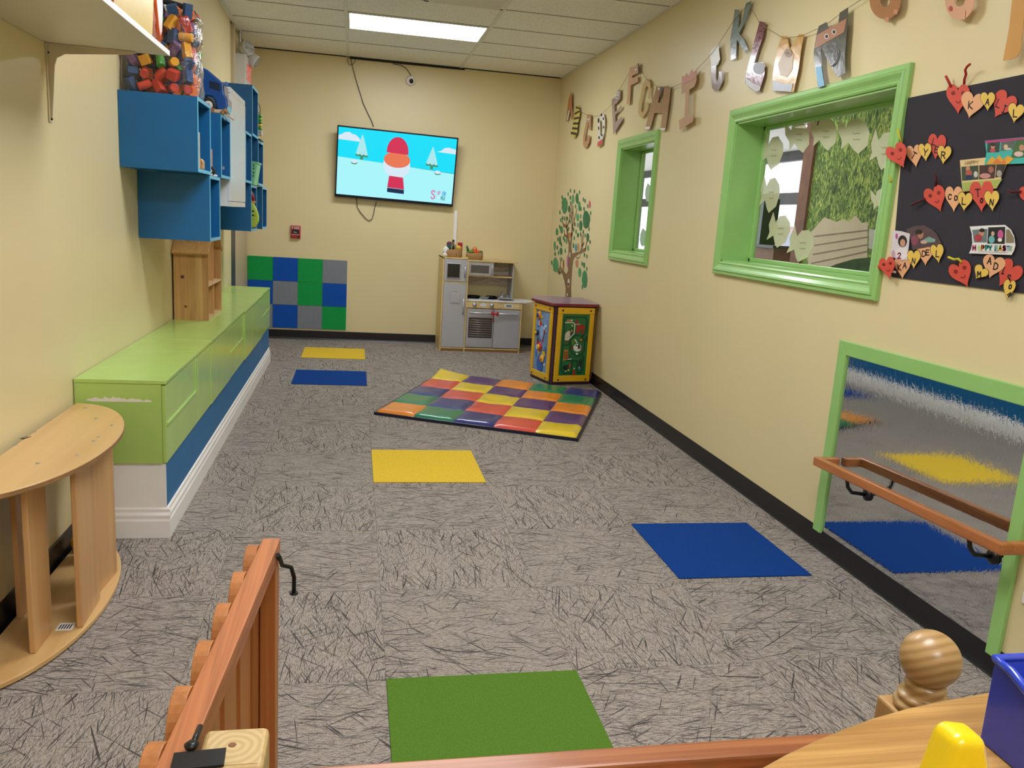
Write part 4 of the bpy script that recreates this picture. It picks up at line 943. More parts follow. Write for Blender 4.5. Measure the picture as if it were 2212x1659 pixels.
def panel(a, b, name, z0, z1):
    """frame on the side face from corner a to corner b; returns placement function"""
    d = (b - a); L = d.length; d.normalize(); n_ = Vector((d.y, -d.x, 0)); z = Vector((0, 0, 1))
    o = a + d * .022; w = L - .044
    def P(x, h, c=0.0): return o + d * (x * w) + z * (z0 + h * (z1 - z0)) + n_ * (.001 + c)
    fw_ = .040 / w; fh = .058 / (z1 - z0)
    fr_ = MB(YEL)
    for q in ((0, 0, 1, fh), (0, 1 - fh, 1, 1), (0, fh, fw_ * 1.15, 1 - fh), (1 - fw_ * 1.15, fh, 1, 1 - fh)):
        fr_.prism3([P(q[0], q[1]), P(q[2], q[1]), P(q[2], q[3]), P(q[0], q[3])], n_ * .018)
    fo_ = fr_.build('panel_frame', ac, bevel=.005)
    s_ = MB(M_BLACK)
    for x, h in ((.12, .03), (.88, .03), (.12, .96), (.88, .96)): s_.lathe([(.008, 0), (.008, .004)], P(x, h, .018), n_, 12)
    s_.build('bolt', fo_)
    return P, n_, fw_ * 1.15, fh, w
P, n_, fx_, fh_, w_ = panel(f1, f2, 'front', .030, .700)
GRNP = plain('green_maze_board', '#146b3a', .35, coat=.2, var=.08); GRND = plain('dark_green_groove', '#0b4a2a', .5)
m = MB(GRNP).prism3([P(fx_ * .9, fh_ * .9), P(1 - fx_ * .9, fh_ * .9), P(1 - fx_ * .9, 1 - fh_ * .9), P(fx_ * .9, 1 - fh_ * .9)], n_ * .010)
def Q(x, y, c=.0115):   # crop pixel (1130..1310 x 630..840 at 7.9x) to panel coordinates
    u = (x - (452 + (y - 240) * -.062)) / 838; v = 1 - (y - 232) / 1320
    return P(u, v, c)
def path(pts, wd_, m_, c=.0112): ribbon(m, [Q(x, y, c) for x, y in pts], wd_, n_ * .0012, m_)
path([(600, 640), (590, 440), (640, 400), (1080, 400), (1115, 470), (1100, 640), (1020, 740)], .016, GRND)
path([(590, 890), (700, 890), (740, 800), (860, 715), (990, 730), (1070, 820), (1075, 980), (1000, 1070), (900, 1090), (800, 1050), (735, 960), (745, 840)], .014, GRND)
path([(590, 640), (570, 890), (550, 1170), (550, 1350), (600, 1400), (780, 1400), (800, 1180)], .014, GRND)
path([(680, 1170), (910, 1180), (910, 1350), (960, 1400), (1030, 1380), (1060, 1280), (1060, 1120), (1020, 1060)], .014, GRND)
def blob(x, y, rx_, ry_, col, c=.0127, n2=16, rot=0):
    pts = []
    for k in range(n2):
        a = 2 * math.pi * k / n2; px_, py_ = rx_ * math.cos(a), ry_ * math.sin(a); r_ = math.radians(rot)
        pts.append(Q(x + px_ * math.cos(r_) - py_ * math.sin(r_), y + px_ * math.sin(r_) + py_ * math.cos(r_), c))
    m.prism3(pts, n_ * .0012, plain('painted_' + col.strip('#'), col, .45, var=.1))
def shp(pts, col, c=.0127): m.prism3([Q(x, y, c) for x, y in pts], n_ * .0012, plain('painted_' + col.strip('#'), col, .45, var=.1))
WL = plain('painted_white_road', '#d9dfd6', .5)
path([(612, 497), (800, 497), (830, 530), (820, 680), (690, 800), (620, 800)], .008, WL, .0127); path([(830, 530), (940, 520)], .006, WL, .0127)
shp([(880, 690), (865, 640), (890, 540), (990, 525), (1065, 550), (1060, 610), (960, 620), (900, 690)], '#a8281f'); blob(1010, 660, 45, 40, '#7a3a22'); blob(880, 485, 38, 42, '#8a3b22'); blob(690, 465, 45, 25, '#b07a3c'); blob(755, 458, 22, 18, '#d8d4c8')
shp([(605, 790), (620, 690), (680, 640), (730, 645), (735, 720), (690, 790)], '#c9c6b2'); shp([(730, 600), (800, 600), (795, 660), (770, 730), (730, 720)], '#2c2438'); blob(765, 640, 20, 30, '#d9c332'); blob(772, 548, 22, 14, '#d9c332'); blob(645, 830, 30, 18, '#8b3a20')
blob(905, 940, 95, 72, '#d8dcd8'); blob(940, 920, 30, 45, '#30313a', .0139); blob(880, 900, 24, 12, '#30313a', .0139); blob(785, 945, 34, 30, '#6a2c20'); blob(1000, 950, 34, 34, '#6a2c20'); blob(800, 840, 36, 50, '#57802a'); blob(985, 810, 36, 36, '#6a2c20'); blob(985, 800, 22, 14, '#d9c332', .0139); blob(900, 1050, 24, 20, '#e0e0dc')
shp([(820, 780), (860, 790), (905, 850), (880, 860)], '#d8dcd8', .0139); shp([(585, 1160), (600, 975), (690, 975), (700, 1160)], '#b9762e'); path([(585, 1158), (775, 1140)], .008, WL, .0127); shp([(700, 1130), (710, 1060), (760, 1110), (760, 1140)], '#3a4a3a')
for k in range(4):
    for q_ in range(3): shp([(608 + k * 22, 1010 + q_ * 45), (620 + k * 22, 1010 + q_ * 45), (620 + k * 22, 1040 + q_ * 45), (608 + k * 22, 1040 + q_ * 45)], '#4a2618', .0139)
blob(645, 1300, 60, 45, '#1d1d22'); blob(695, 1270, 24, 24, '#2b2b30', .0139); shp([(725, 1235), (760, 1235), (755, 1300), (728, 1300)], '#b83226', .0139); blob(715, 1340, 26, 14, '#d9c332', .0139); blob(655, 1360, 14, 12, '#e0e0dc', .0139)
blob(985, 1230, 45, 100, '#22302f', rot=8); blob(968, 1310, 22, 45, '#2b5580', .0139); blob(960, 1300, 8, 22, '#cfd8df', .0145); shp([(800, 1450), (830, 1330), (860, 1330), (885, 1450)], '#a8281f'); blob(845, 1315, 14, 12, '#e0e0dc'); blob(1108, 770, 18, 55, '#3c2a20')
m.build('maze_board', ac)
P, n_, fx_, fh_, w_ = panel(l1, f1, 'side', .030, .700)
m = MB(plain('blue_white_game_board', '#6f8fbe', .35, coat=.2, var=.35)).prism3([P(fx_ * .8, fh_ * .9), P(1 - fx_ * .8, fh_ * .9), P(1 - fx_ * .8, 1 - fh_ * .9), P(fx_ * .8, 1 - fh_ * .9)], n_ * .008)
random.seed(5)
def oval(u, v, ru, rv, col, c=.0092, th=.0012): m.prism3([P(u + ru * math.cos(2 * math.pi * k / 14), v + rv * math.sin(2 * math.pi * k / 14), c) for k in range(14)], n_ * th, plain('painted_' + col.strip('#'), col, .4, var=.1))
for k in range(34): oval(random.uniform(.25, .75), random.uniform(.15, .88), random.uniform(.03, .09), random.uniform(.012, .05), random.choice(['#c9d6e6', '#1f3f86', '#dfe6ee', '#2b2a4a', '#b02a2a', '#d9b832', '#3f6fb0', '#8f9fb8']), .0092 + k * .00006)
oval(.5, .19, .16, .12, '#2c62b4', .012); oval(.5, .62, .1, .1, '#8fb0da', .012)
for u, v, r1, c1_, c2_ in ((.3, .84, .045, '#e08f2a', '#27408f'), (.45, .42, .05, '#c62f26', '#e2b72c'), (.62, .27, .045, '#e8b53a', '#d97a26'), (.25, .6, .035, '#20264f', '#d9b832')):
    m.lathe([(r1 * .75, 0), (r1 * .75, .012), (r1 * .55, .018)], P(u, v, .009), n_, 20, plain('painted_' + c1_.strip('#'), c1_, .3)); m.lathe([(r1 * .45, 0), (r1 * .42, .024), (.004, .028)], P(u, v, .009), n_, 16, plain('painted_' + c2_.strip('#'), c2_, .3))
m.build('game_board', ac)
panel(f2 + Vector((.001, 0, 0)), b2, 'right', .030, .700) if False else None
MB(YEL).box(2.141, 2.150, 6.995, 7.45, .04, .69).build('panel_frame', ac, bevel=.003)

# ================================================================ tree decal on the right wall
def dp(x, y, c=.0015): return hit(1180 + x / 6.636, 400 + y / 6.636, 0, XR - c)
td = thing('tree_wall_decal', 'wall sticker of a brown tree with scattered green leaves above the activity cube', 'wall decal', (XR, 8.1, .7))
BRK = plain('brown_bark_print', '#8a6a48', .6, var=.18); EXT = Vector((.0008, 0, 0))
m = MB(BRK)
m.prism3([dp(*p) for p in [(272, 1660), (278, 1480), (262, 1380), (232, 1280), (215, 1230), (185, 1170), (195, 1155), (240, 1215), (285, 1275), (310, 1230), (318, 1100), (316, 1000), (318, 880), (330, 830), (350, 835), (360, 900), (368, 980), (400, 970), (450, 958), (500, 945), (520, 965), (440, 1005), (405, 1035), (385, 1080), (372, 1180), (365, 1300), (356, 1450), (358, 1660)]], EXT)
def br(pts, w, c=.0022):
    P_ = [dp(x, y, c) for x, y in pts]; n2 = len(P_)
    for k in range(n2 - 1): ribbon(m, P_[k:k + 2], w * (1 - .6 * k / max(1, n2 - 1)), (.0006, 0, 0), BRK)
br([(335, 860), (308, 740), (300, 650), (290, 590), (285, 460)], .05); br([(350, 860), (365, 700), (372, 580), (365, 480), (365, 290)], .05)
br([(292, 600), (250, 575), (228, 520)], .035); br([(295, 600), (325, 520), (350, 400)], .03); br([(300, 735), (262, 720), (255, 650)], .03); br([(372, 620), (400, 500), (440, 340)], .025); br([(365, 480), (385, 300)], .02); br([(350, 460), (330, 420)], .018); br([(395, 520), (385, 380)], .018)
br([(490, 950), (520, 860), (525, 740), (530, 650)], .035); br([(500, 950), (560, 920), (575, 820)], .035); br([(520, 860), (540, 830)], .02); br([(505, 900), (500, 720)], .018); br([(215, 1230), (190, 1260), (165, 1240)], .04); br([(200, 1190), (205, 1100), (195, 1040)], .025); br([(425, 1025), (445, 1050), (475, 1035), (487, 995)], .012)
m.build('trunk', td)
LG = [plain('leaf_print_a', '#3f8a55', .6, var=.15), plain('leaf_print_b', '#2f6e42', .6, var=.15), plain('leaf_print_c', '#55a068', .6, var=.15)]
m = MB(LG[0]); big = [(262, 290, 42, 118), (572, 495, 50, 130), (132, 1145, 40, 105), (548, 1350, 38, 125), (440, 190, 22, 75), (380, 200, 18, 65), (472, 300, 16, 72), (493, 580, 22, 78), (448, 460, 20, 56), (218, 640, 20, 54), (195, 790, 15, 60), (120, 870, 14, 68), (210, 945, 20, 54), (593, 750, 18, 65), (478, 1250, 20, 68), (152, 670, 18, 52), (328, 345, 18, 52), (597, 900, 14, 38), (540, 1145, 14, 40), (452, 715, 13, 34), (288, 800, 10, 45), (388, 865, 10, 40)]
sm = [(347, 78), (402, 90), (475, 100), (227, 175), (312, 130), (342, 180), (530, 205), (555, 225), (592, 300), (540, 340), (635, 400), (195, 390), (208, 500), (232, 470), (260, 480), (302, 478), (418, 305), (495, 340), (492, 445), (408, 560), (452, 570), (192, 595), (318, 625), (390, 635), (425, 665), (492, 705), (610, 630), (528, 670), (555, 720), (625, 815), (245, 755), (165, 775), (262, 790), (215, 850), (400, 760), (157, 895), (270, 940), (125, 985), (174, 970), (545, 1000), (580, 1020), (78, 1110), (218, 1060), (513, 1125), (580, 1200), (180, 1210), (515, 1460), (350, 260), (340, 520)]
for k, (x, y, a, b) in enumerate(big): m.prism3([dp(x + a * math.cos(t_ * .3927) * (1 + .12 * math.sin(3 * t_ + k)), y + b * math.sin(t_ * .3927) * (1 + .06 * math.cos(5 * t_ + k)), .003) for t_ in range(16)], (.0008, 0, 0), LG[k % 3])
for k, (x, y) in enumerate(sm): m.prism3([dp(x + 9 * math.cos(t_ * .785), y + 32 * math.sin(t_ * .785), .003) for t_ in range(8)], (.0008, 0, 0), LG[k % 2])
m.build('foliage', td)
for x, y, a, b, c in ((620, 275, 11, 55, '#d0566a'), (423, 895, 13, 60, '#4a9ab5'), (455, 885, 11, 60, '#cf9a4a'), (333, 715, 18, 40, '#c97a42'), (302, 1090, 12, 90, '#d477a5'), (245, 1140, 10, 75, '#b0682f'), (436, 1120, 20, 55, '#c98a66'), (320, 1390, 14, 50, '#e0dacb'), (318, 1440, 20, 40, '#b98860'), (337, 1000, 9, 40, '#ddd2bb'), (300, 1570, 8, 22, '#ddd2bb')):
    MB(plain('print_' + c.strip('#'), c, .6)).prism3([dp(x + a * math.cos(t_ * .524), y + b * math.sin(t_ * .524), .0042) for t_ in range(12)], (.0008, 0, 0)).build('small_animal_print', td)

# ================================================================ letters on strings
KRAFT = '#c39a74'
def glossy(n_, c, gl): return plain(n_, c, .22 if gl else .55, coat=.35 if gl else 0, var=.05, bumpy=.8 if gl else 0, bscale=24)
def L1(x, y): return (1180 + x / 4.879, y / 4.879)
def L2(x, y): return (1500 + x / 3.107, y / 3.107)
LET = []
def letter(nm_, pts, T_, col, lab, gl=False, c=.022, extras=()):
    P_ = [hit(*T_(*p), 0, XR - c) for p in pts]
    if gl:  # laminated sheet bows a little
        ym_ = sum(p.y for p in P_) / len(P_); zm = sum(p.z for p in P_) / len(P_)
    lo = P_[0]; t_ = thing('paper_letter', lab, 'paper letter', (XR - c, sum(p.y for p in P_) / len(P_), min(p.z for p in P_)), 'alphabet letters hung along the right wall')
    m_ = MB(glossy('letter_%s_card' % nm_, col, gl)); m_.prism3(P_, (.002, 0, 0)); b_ = m_.build('card', t_)
    for k, (kind, col2, pp) in enumerate(extras):
        m2 = MB(plain('letter_ink_' + col2.strip('#'), col2, .3 if gl else .5)); off = (.0007, 0, 0); cc = c + .0008 + .0008 * (k + 1)
        if kind == 'poly':
            for g_ in pp: m2.prism3([hit(*T_(*p), 0, XR - cc) for p in g_], off)
        elif kind == 'dot':
            for (x, y, rx_, ry_) in pp: m2.prism3([hit(*T_(x + rx_ * math.cos(q * .628), y + ry_ * math.sin(q * .628)), 0, XR - cc) for q in range(10)], off)
        elif kind == 'line':
            for g_ in pp: ribbon(m2, [hit(*T_(*p), 0, XR - cc) for p in g_], .006, off, m2.d)
        m2.build('marking', b_)
    return t_
letter('A', [(268, 972), (274, 1255), (262, 1258), (258, 1160), (238, 1163), (220, 1278), (207, 1280), (232, 1060), (250, 995)], L1, '#c07c4e', 'orange and white fox-like letter A, first of the hanging alphabet by the back corner', extras=[('poly', '#e6ddcb', [[(236, 1165), (250, 1163), (226, 1262), (214, 1268)]])])
letter('B', [(318, 1105), (345, 1125), (355, 1170), (350, 1240), (335, 1290), (325, 1400), (300, 1455), (285, 1450), (252, 1418), (275, 1340), (290, 1240)], L1, '#d8c266', 'yellow letter B with black bee stripes', extras=[('poly', '#28241c', [[(300, 1190 + 0), (352, 1160), (352, 1180), (297, 1212)], [(295, 1240), (350, 1228), (345, 1250), (290, 1262)], [(285, 1290), (336, 1290), (334, 1312), (281, 1312)], [(275, 1340), (330, 1345), (328, 1368), (270, 1362)], [(262, 1388), (322, 1400), (316, 1425), (255, 1410)], [(312, 1120), (346, 1135), (350, 1150), (309, 1140)]])])
letter('C', [(430, 1205), (470, 1205), (472, 1250), (468, 1365), (450, 1365), (447, 1290), (430, 1310), (412, 1400), (408, 1480), (415, 1495), (430, 1470), (440, 1425), (458, 1425), (452, 1500), (430, 1550), (405, 1560), (388, 1530), (388, 1450), (400, 1380), (420, 1290)], L1, '#b98a60', 'brown letter C with two white eyes at its top', extras=[('dot', '#efe9dc', [(434, 1265, 8, 16), (452, 1262, 8, 16)]), ('dot', '#1c1814', [(434, 1268, 4, 8), (452, 1265, 4, 8)])])
letter('D', [(575, 1190), (605, 1195), (618, 1260), (617, 1340), (602, 1420), (592, 1480), (588, 1520), (538, 1552), (540, 1500), (548, 1380), (540, 1290), (540, 1245), (560, 1235), (566, 1275), (566, 1420), (578, 1432), (592, 1380), (592, 1300), (580, 1268), (567, 1272)], L1, '#dcd8cc', 'white letter D with black spots and a red foot', extras=[('poly', '#c6524e', [[(540, 1500), (590, 1462), (588, 1520), (538, 1552)]]), ('dot', '#22201f', [(550, 1270, 9, 28), (580, 1210, 9, 16), (600, 1250, 7, 14), (551, 1350, 6, 20), (556, 1450, 8, 18), (604, 1340, 6, 14), (586, 1425, 6, 14)])])
letter('E', [(690, 1048), (735, 1015), (745, 960), (765, 938), (783, 955), (780, 1040), (762, 1062), (740, 1090), (716, 1105), (722, 1180), (755, 1160), (785, 1110), (795, 1135), (752, 1185), (725, 1215), (727, 1290), (795, 1225), (797, 1275), (705, 1418)], L1, '#a98f86', 'mauve grey letter E with googly eyes on top', extras=[('dot', '#f0ece6', [(738, 1020, 13, 22), (757, 985, 13, 22)]), ('dot', '#1c1814', [(740, 1022, 5, 9), (759, 987, 5, 9)])])
letter('F', [(882, 712), (925, 700), (975, 664), (978, 770), (945, 780), (905, 800), (903, 822), (967, 800), (965, 862), (890, 900), (880, 1090), (845, 1102), (858, 960), (865, 830)], L1, '#c99c74', 'tan letter F hanging higher than its neighbours', extras=[('dot', '#ece5d8', [(943, 722, 10, 26)]), ('dot', '#1c1814', [(943, 715, 5, 10)]), ('poly', '#2a241c', [[(966, 672), (976, 664), (978, 768), (968, 772)]])])
letter('G', [(1050, 835), (1080, 832), (1098, 880), (1095, 960), (1085, 1045), (1073, 1040), (1072, 920), (1055, 905), (1025, 960), (1005, 1060), (1000, 1170), (1015, 1190), (1040, 1140), (1045, 1100), (1035, 1085), (1075, 1070), (1070, 1130), (1040, 1210), (1010, 1245), (985, 1230), (968, 1180), (975, 1090), (1000, 980), (1015, 890)], L1, '#c9a868', 'golden giraffe-coloured letter G')
letter('H', [(1160, 915), (1230, 910), (1228, 935), (1190, 1020), (1175, 1080), (1225, 1085), (1242, 910), (1287, 905), (1310, 930), (1290, 1120), (1255, 1375), (1200, 1370), (1225, 1190), (1140, 1190), (1095, 1365), (1038, 1365), (1085, 1190), (1110, 1080), (1140, 990)], L1, '#a8805f', 'glossy brown letter H above the small window', gl=True, extras=[('poly', '#4b3a30', [[(1190, 1000), (1215, 910), (1235, 925), (1205, 1025)]]), ('dot', '#e8e2d8', [(1185, 935, 12, 16)]), ('poly', '#efece6', [[(1045, 1335), (1095, 1335), (1090, 1362), (1040, 1362)], [(1204, 1350), (1255, 1350), (1250, 1374), (1200, 1370)]])])
letter('I', [(1430, 795), (1445, 815), (1480, 770), (1490, 810), (1535, 728), (1545, 760), (1580, 745), (1582, 850), (1560, 915), (1505, 945), (1490, 1215), (1550, 1205), (1545, 1280), (1405, 1368), (1398, 1270), (1455, 1230), (1470, 965), (1425, 990)], L1, '#c19872', 'tan letter I with a pink spiky crown', c=.035, extras=[('poly', '#c98776', [[(1427, 900), (1430, 797), (1446, 817), (1480, 772), (1490, 812), (1535, 730), (1545, 762), (1578, 748), (1580, 820)]])])
letter('J', [(148, 310), (162, 290), (165, 340), (172, 400), (158, 430), (146, 440), (143, 520), (152, 545), (163, 520), (165, 480), (190, 478), (188, 550), (165, 600), (135, 610), (118, 590), (112, 520), (112, 430), (104, 370), (112, 335)], L2, '#8d7a76', 'grey letter J with a shiny plastic top', gl=True, extras=[('poly', '#dfdedc', [[(148, 310), (162, 290), (165, 340), (172, 400), (146, 435), (113, 440), (104, 370), (112, 335)]])])
letter('K', [(270, 62), (300, 65), (295, 190), (320, 140), (345, 20), (382, 5), (370, 60), (340, 140), (300, 225), (330, 260), (360, 330), (335, 350), (285, 265), (278, 390), (245, 405), (240, 270), (262, 130)], L2, '#6f807c', 'shiny blue-grey letter K hanging highest near the ceiling', gl=True)
letter('L', [(438, 142), (475, 150), (460, 250), (430, 330), (400, 425), (450, 415), (475, 440), (470, 500), (440, 605), (410, 618), (340, 560), (345, 500), (370, 400), (400, 280)], L2, '#7a2630', 'dark red shiny letter L with a grey round patch', gl=True, extras=[('dot', '#5e5a5e', [(432, 458, 40, 42)]), ('poly', '#b9b6b8', [[(345, 520), (400, 560), (445, 580), (438, 606), (410, 616), (342, 560)]]), ('dot', '#2a1114', [(445, 170, 3, 4), (458, 190, 3, 4), (440, 210, 3, 4), (450, 230, 3, 4), (430, 250, 3, 4)])])
letter('M', [(585, 240), (620, 240), (640, 330), (700, 230), (735, 230), (715, 340), (700, 460), (665, 620), (525, 610), (525, 500), (545, 380)], L2, '#c9962f', 'mustard yellow shiny letter M with a monkey-like patch', gl=True, extras=[('poly', '#c4ad8f', [[(600, 350), (640, 325), (665, 370), (655, 470), (620, 520), (575, 500), (560, 430)]]), ('poly', '#b7bcc4', [[(525, 540), (600, 560), (660, 560), (650, 615), (526, 608)]]), ('dot', '#8f6a3a', [(628, 355, 26, 30)]), ('dot', '#1c1814', [(620, 356, 3, 4), (630, 358, 3, 4)])])
letter('N', [(835, 175), (885, 148), (905, 200), (965, 160), (975, 85), (1030, 50), (1025, 190), (1010, 370), (1012, 490), (960, 520), (890, 400), (850, 310), (855, 450), (873, 575), (830, 590), (810, 460), (800, 350), (820, 230)], L2, '#57564c', 'dark grey letter N with a brown eye band and light blue foot', gl=True, c=.03, extras=[('poly', '#b07c5d', [[(822, 235), (1022, 122), (1005, 215), (808, 328)]]), ('dot', '#e9e4da', [(887, 244, 15, 18), (936, 214, 15, 18)]), ('dot', '#231f1c', [(887, 244, 10, 13), (936, 214, 10, 13)]), ('poly', '#77b4d4', [[(812, 450), (852, 445), (872, 575), (832, 588)]]), ('line', '#26241f', [[(960, 348), (962, 390), (945, 425), (918, 445)]])])
def ring(cx_, cy_, rx_, ry_, hx_, hy_):
    o_ = [(cx_ + rx_ * math.cos(q * math.pi / 18), cy_ + ry_ * math.sin(q * math.pi / 18)) for q in range(36)]
    i_ = [(cx_ + hx_ * math.cos(-q * math.pi / 9), cy_ + hy_ * math.sin(-q * math.pi / 9)) for q in range(18)]
    return o_ + [(cx_ + rx_ * .9999, cy_ - .01)] + [(cx_ + hx_, cy_ - .01)] + i_ + [(cx_ + hx_, cy_)]
letter('O', ring(1280, 5, 104, 124, 32, 42), L2, '#b07c52', 'brown ring-shaped letter O with little feet, cut by the top of the picture', gl=True, c=.03, extras=[('poly', '#c98c68', [[(1285, 112), (1308, 118), (1300, 152), (1276, 140)], [(1340, 62), (1366, 66), (1360, 98), (1336, 90)]])])
letter('Q', ring(1780, 0, 98, 134, 36, 44), L2, '#d6a07a', 'peach ring-shaped letter with a red spot, right of the brown one', c=.035, extras=[('dot', '#b0392f', [(1719, 58, 13, 18)]), ('poly', '#d6a07a', [[(1790, 80), (1818, 70), (1815, 132), (1788, 130)]])])
letter('P', [(2150, -160), (2300, -160), (2300, 60), (2212, 120), (2190, 330), (2165, 380), (2120, 400), (2070, 408), (2110, 200)], L2, '#c8913f', 'orange-tan letter with a long straight leg at the top right corner', c=.04)
MT = plain('thin_string', '#8d8468', .8)
def string(pts, lab): MB(MT).tube([hit(u, v, 0, XR - .024) for u, v in pts], .0015, seg=5).build('string', label=lab, cat='string')
string([L1(350, 1170), L1(432, 1215), L1(475, 1228), L1(570, 1215), L1(690, 1100), L1(770, 950), L1(870, 770)], 'thin string holding the letters near the back corner')
string([L1(978, 690), L1(1050, 830), L1(1160, 912), L1(1300, 930), L1(1430, 880), L1(1570, 750), L1(1750, 560), L2(160, 300), L2(262, 140), L2(365, 20), L2(440, 160), L2(600, 258), L2(720, 240), L2(880, 170), L2(1020, 60), L2(1180, -40)], 'long string sagging between the middle letters')

# ================================================================ black paper board with names and photos
BBp = [hit(1963, 212, 0, XR), hit(1925, 598, 0, XR)]
zt_, zb2_ = 1.999, 1.288; y_l = 3.035; y_r = 1.55
bb = MB(plain('black_poster_paper', '#2b2730', .85, var=.08, bumpy=.2, bscale=60)).prism3([(XR - .002, 3.068, zt_), (XR - .002, 3.04, 1.7), (XR - .002, 2.995, zb2_), (XR - .002, y_r, zb2_), (XR - .002, y_r, zt_)], (-.003, 0, 0))
bb.build('poster_board', label='black paper display board on the right wall with hearts and photos', cat='display board')
SEAM = MB(plain('dark_paper_seam', '#4a4550', .8)); a = hit(2170, 400, 0, XR - .006); b_ = hit(2130, 600, 0, XR - .006); ribbon(SEAM, [a, b_], .0015, (-.0005, 0, 0), SEAM.d); SEAM.build('paper_string', label='thin pale thread running down the black board to the easter card', cat='thread')
def K5(x, y): return (1880 + x / 5.925, 120 + y / 5.925)
def K6(x, y): return (1880 + x / 5.53, 380 + y / 5.53)
HC_ = {'r': plain('red_card', '#cf4a38', .6, var=.04), 'p': plain('peach_card', '#e3a878', .6, var=.04), 'y': plain('yellow_card', '#e2bb52', .6, var=.04)}
INK = plain('black_marker', '#1f1a22', .5); DKR = plain('dark_red_pen', '#7a1d1d', .5)
def heart(par, T_, cx_, cy_, w, h, tip, col, depth, chars=(), outline=False, face=False):
    """tip = direction of the point in degrees from straight down (positive to the right)"""
    r_ = math.radians(tip); c0 = XR - .008 - depth
    def at(lx, ly, dd=0.0):   # lx right, ly up in the heart's own frame (pixels of the crop)
        x = cx_ + lx * math.cos(r_) - ly * math.sin(r_) * 1; y = cy_ - lx * math.sin(r_) - ly * math.cos(r_)
        return hit(*T_(x, y), 0, c0 - dd)
    pts = []
    for k in range(36):
        t_ = 2 * math.pi * k / 36; x = 16 * math.sin(t_) ** 3; y = 13 * math.cos(t_) - 5 * math.cos(2 * t_) - 2 * math.cos(3 * t_) - math.cos(4 * t_)
        pts.append((x / 32 * w, (y + 2.5) / 29 * h))
    m_ = MB(HC_[col]); 
    if outline: m_.prism3([at(x * 1.07, y * 1.06, -.0004) for x, y in pts], (-.0006, 0, 0), INK)
    m_.prism3([at(x, y, .0004) for x, y in pts], (-.0010, 0, 0), HC_[col])
    off = (-.0006, 0, 0)
    for ch, x, y, sz, rot in chars:
        rr = math.radians(rot); g_ = ST[ch]; wch = max(p[0] for s2 in g_ for p in s2)
        for st_ in g_:
            P_ = []
            for px_, py_ in st_:
                ux, uy = (px_ - wch / 2) * sz, (py_ - .5) * sz
                P_.append(hit(*T_(x + ux * math.cos(rr) + uy * math.sin(rr), y + ux * math.sin(rr) - uy * math.cos(rr)), 0, c0 - .0016))
            ribbon(m_, P_, .0042, off, INK)
    if face:
        for sx in (-1, 1):
            ex_, ey_ = sx * w * .21, h * .2
            ribbon(m_, [at(ex_ + w * .075 * math.cos(q * .524), ey_ + w * .075 * math.sin(q * .524), .0016) for q in range(13)], .0022, off, DKR)
            ribbon(m_, [at(ex_ + w * .025 * math.cos(q * 1.05), ey_ + w * .025 * math.sin(q * 1.05), .0016) for q in range(7)], .0022, off, DKR)
        ribbon(m_, [at(w * (.0 + .09 * math.cos(math.radians(180 + q * 30))), -h * (.05) + h * .07 * math.sin(math.radians(180 + q * 30)), .0016) for q in range(7)], .0026, off, DKR)
    return m_.build('paper_heart', par)
def cat_(lab, T_, x, y): p = hit(*T_(x, y), 0, XR - .008); return thing('heart_caterpillar', lab, 'paper caterpillar', (p.x, p.y, p.z), 'paper heart caterpillars on the black board')
def antenna(par, T_, pts, col):
    MB(plain(col[0], col[1], .8)).tube([hit(*T_(*p), 0, XR - .012 - .006 * k) for k, p in enumerate(pts)], .0045, seg=7).build('antenna', par)
RP = ('red_pipe_cleaner', '#a8241c'); YP = ('yellow_pipe_cleaner', '#c9bd2a'); DP = ('dark_red_pipe_cleaner', '#4f1018')
c = cat_('top heart caterpillar on the board, with two tall red antennae above the board edge', K5, 1450, 850)
heart(c, K5, 1690, 640, 300, 370, -32, 'r', 0.000, [('L', 1645, 615, 100, 25), ('I', 1712, 685, 95, 22)])
heart(c, K5, 1125, 560, 300, 390, 0, 'r', .0015, face=True); heart(c, K5, 1300, 640, 300, 340, -12, 'p', .003, [('K', 1285, 635, 95, 5)])
heart(c, K5, 1505, 590, 185, 240, 0, 'y', .005, [('A', 1500, 595, 78, 8)], outline=True); heart(c, K5, 1860, 740, 205, 250, -10, 'y', .005, [('L', 1855, 740, 90, 3)], outline=True)
antenna(c, K5, [(1035, 400), (1000, 330), (965, 262)], RP); antenna(c, K5, [(1200, 365), (1205, 300), (1225, 240), (1215, 180), (1240, 140), (1275, 112)], RP)
c = cat_('heart caterpillar overlapping the green window frame, upper left of the board', K5, 650, 1450)
heart(c, K5, 850, 1170, 230, 330, -6, 'r', 0, [('L', 820, 1105, 80, 15), ('E', 850, 1205, 80, 10)]); heart(c, K5, 570, 1290, 200, 290, 8, 'p', .001, [('T', 555, 1280, 85, 30)])
heart(c, K5, 362, 1290, 270, 330, 25, 'r', .024, face=True); heart(c, K5, 705, 1240, 165, 230, 5, 'y', .004, [('Y', 705, 1240, 85, 10)], outline=True); heart(c, K5, 945, 1275, 175, 240, -6, 'y', .004, [('R', 935, 1275, 85, 5)], outline=True)
antenna(c, K5, [(400, 1120), (380, 1050), (350, 940)], YP); antenna(c, K5, [(270, 1440), (255, 1520), (265, 1620)], YP)
c = cat_('middle heart caterpillar on the board, directly under the cream photo card', K6, 1100, 430)
heart(c, K6, 1330, 250, 280, 370, 0, 'r', .0036, [('T', 1285, 205, 90, -3), ('O', 1330, 295, 50, 5)]); heart(c, K6, 1000, 280, 210, 310, 0, 'p', .001, [('C', 950, 250, 62, 8), ('O', 1022, 265, 55, 5)])
